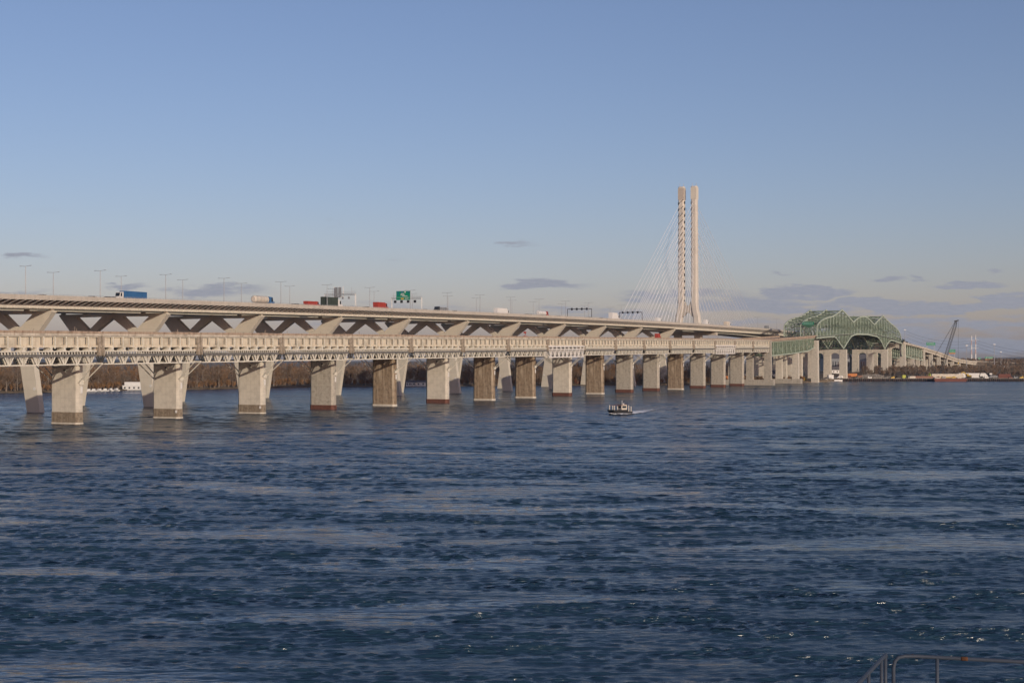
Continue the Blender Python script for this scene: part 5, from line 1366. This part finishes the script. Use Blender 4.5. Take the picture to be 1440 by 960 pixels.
base_pts = [BH+head*5.5, BH+head*2.5, BH]+path; W_ = [1.6, 4.6, 5.6, 6.0, 5.2, 3.6, 3.0, 2.6, 2.2]; S_ = [.9,1.2,1.15,1.0,.6,.44,.38,.34,.2]
fine = []
for i in range(len(base_pts)-1):
    for j in range(6): t_ = j/6; fine.append((base_pts[i].lerp(base_pts[i+1], t_), W_[i]*(1-t_)+W_[i+1]*t_, S_[i]*(1-t_)+S_[i+1]*t_))
foam('boat_wake', fine, 'white foam wake trailing behind the work boat', lambda i: .5 if i < 17 else max(.08, .5-(i-17)*.05))

# ------------------------------------------------------------------ railing and platform near the camera
pm = empty('handrail', Vector((5.4, 20, 16.8)), 0, 'grey pipe handrail with bent corner and rust spots at bottom right', 'handrail')
zr = CAM_H-(921-506.6)/2000*20.0
def pr(x, y, Y=None):
    return px(x, y, Y or (CAM_H-zr)*2000/(y-506.6))
c1 = pr(1256.5, 934, 19.95); c1.z -= .0
ptsr = [Vector((c1.x, c1.y, 16.8)), Vector((c1.x, c1.y, zr-.16)), Vector((c1.x+.02, c1.y, zr-.07)), Vector((c1.x+.075, c1.y, zr-.015)), Vector((c1.x+.16, c1.y, zr))]
for x in (1290, 1330, 1380, 1440, 1500): ptsr.append(pr(x, 921+(x-1270)*.053))
b = MB(); b.tube(ptsr, .027, 12); b.build('top_rail', M['railpaint'], pm, smooth=True)
p_ = pr(1318, 923.5); b = MB(); b.tube([Vector((p_.x,p_.y,16.8)), Vector((p_.x,p_.y,zr))], .026, 10); b.build('post', M['railpaint'], pm, smooth=True)
p_ = pr(1470, 931.5); b = MB(); b.tube([Vector((p_.x,p_.y,16.8)), Vector((p_.x,p_.y,zr))], .026, 10); b.build('post', M['railpaint'], pm, smooth=True)
b = MB()
for x0, x1 in ((1281.5,1285),(1351,1361)):
    a = pr(x0, 921+(x0-1270)*.053); c = pr(x1, 921+(x1-1270)*.053); b.tube([a, a.lerp(c,.3), a.lerp(c,.7), c], [.0272,.0285,.0285,.0272], 12)
b.build('rust_patch', M['railrust'], pm, smooth=True)
pg = empty('stair_rail', Vector((4.9, 19, 16.8)), 0, 'grey pipe rail receding left of the bent handrail at bottom right', 'handrail')
a = pr(1246, 919.5); c = pr(1205, 962)
b = MB(); b.tube([a+Vector((0,0,-.03)), a.lerp(c,.02)+Vector((0,0,.0)), a.lerp(c,.5), c, c+(c-a)*.6], .029, 12); b.build('top_rail', M['railpaint'], pg, smooth=True)
for t_ in (.02, .17, .62): 
    q_ = a.lerp(c, t_); b = MB(); b.tube([Vector((q_.x,q_.y,16.8)), q_+Vector((0,0,-.01))], .025, 10); b.build('post', M['railpaint'], pg, smooth=True)
lp = empty('lookout_platform', Vector((4, 10, 0)), 0, 'concrete lookout platform carrying the handrails', 'platform')
b = MB(); b.box(WF, 2.5, 9.5, 3, 20.6, 16.4, 16.8); b.build('slab', M['pier_light'], lp)
for y_ in (6, 17):
    b = MB(); b.box(WF, 4.5, 7.5, y_-1, y_+1, -2, 16.4); b.build('column', M['pier_light'], lp)

# ------------------------------------------------------------------ air
hz = bpy.data.materials.new('haze_air'); hz.use_nodes = True; t = hz.node_tree; t.nodes.remove(t.nodes['Principled BSDF'])
pv = t.nodes.new('ShaderNodeVolumePrincipled'); pv.inputs['Color'].default_value = (.70,.84,1.0,1); pv.inputs['Density'].default_value = HAZE; pv.inputs['Anisotropy'].default_value = .2
t.links.new(pv.outputs[0], t.nodes['Material Output'].inputs['Volume'])
b = MB(); b.box(WF, -16000, 16000, -300, 21000, -4.5, 235)
tag(b.build('haze', hz), 'thin even haze over the river and far shore', 'haze', kind='stuff')
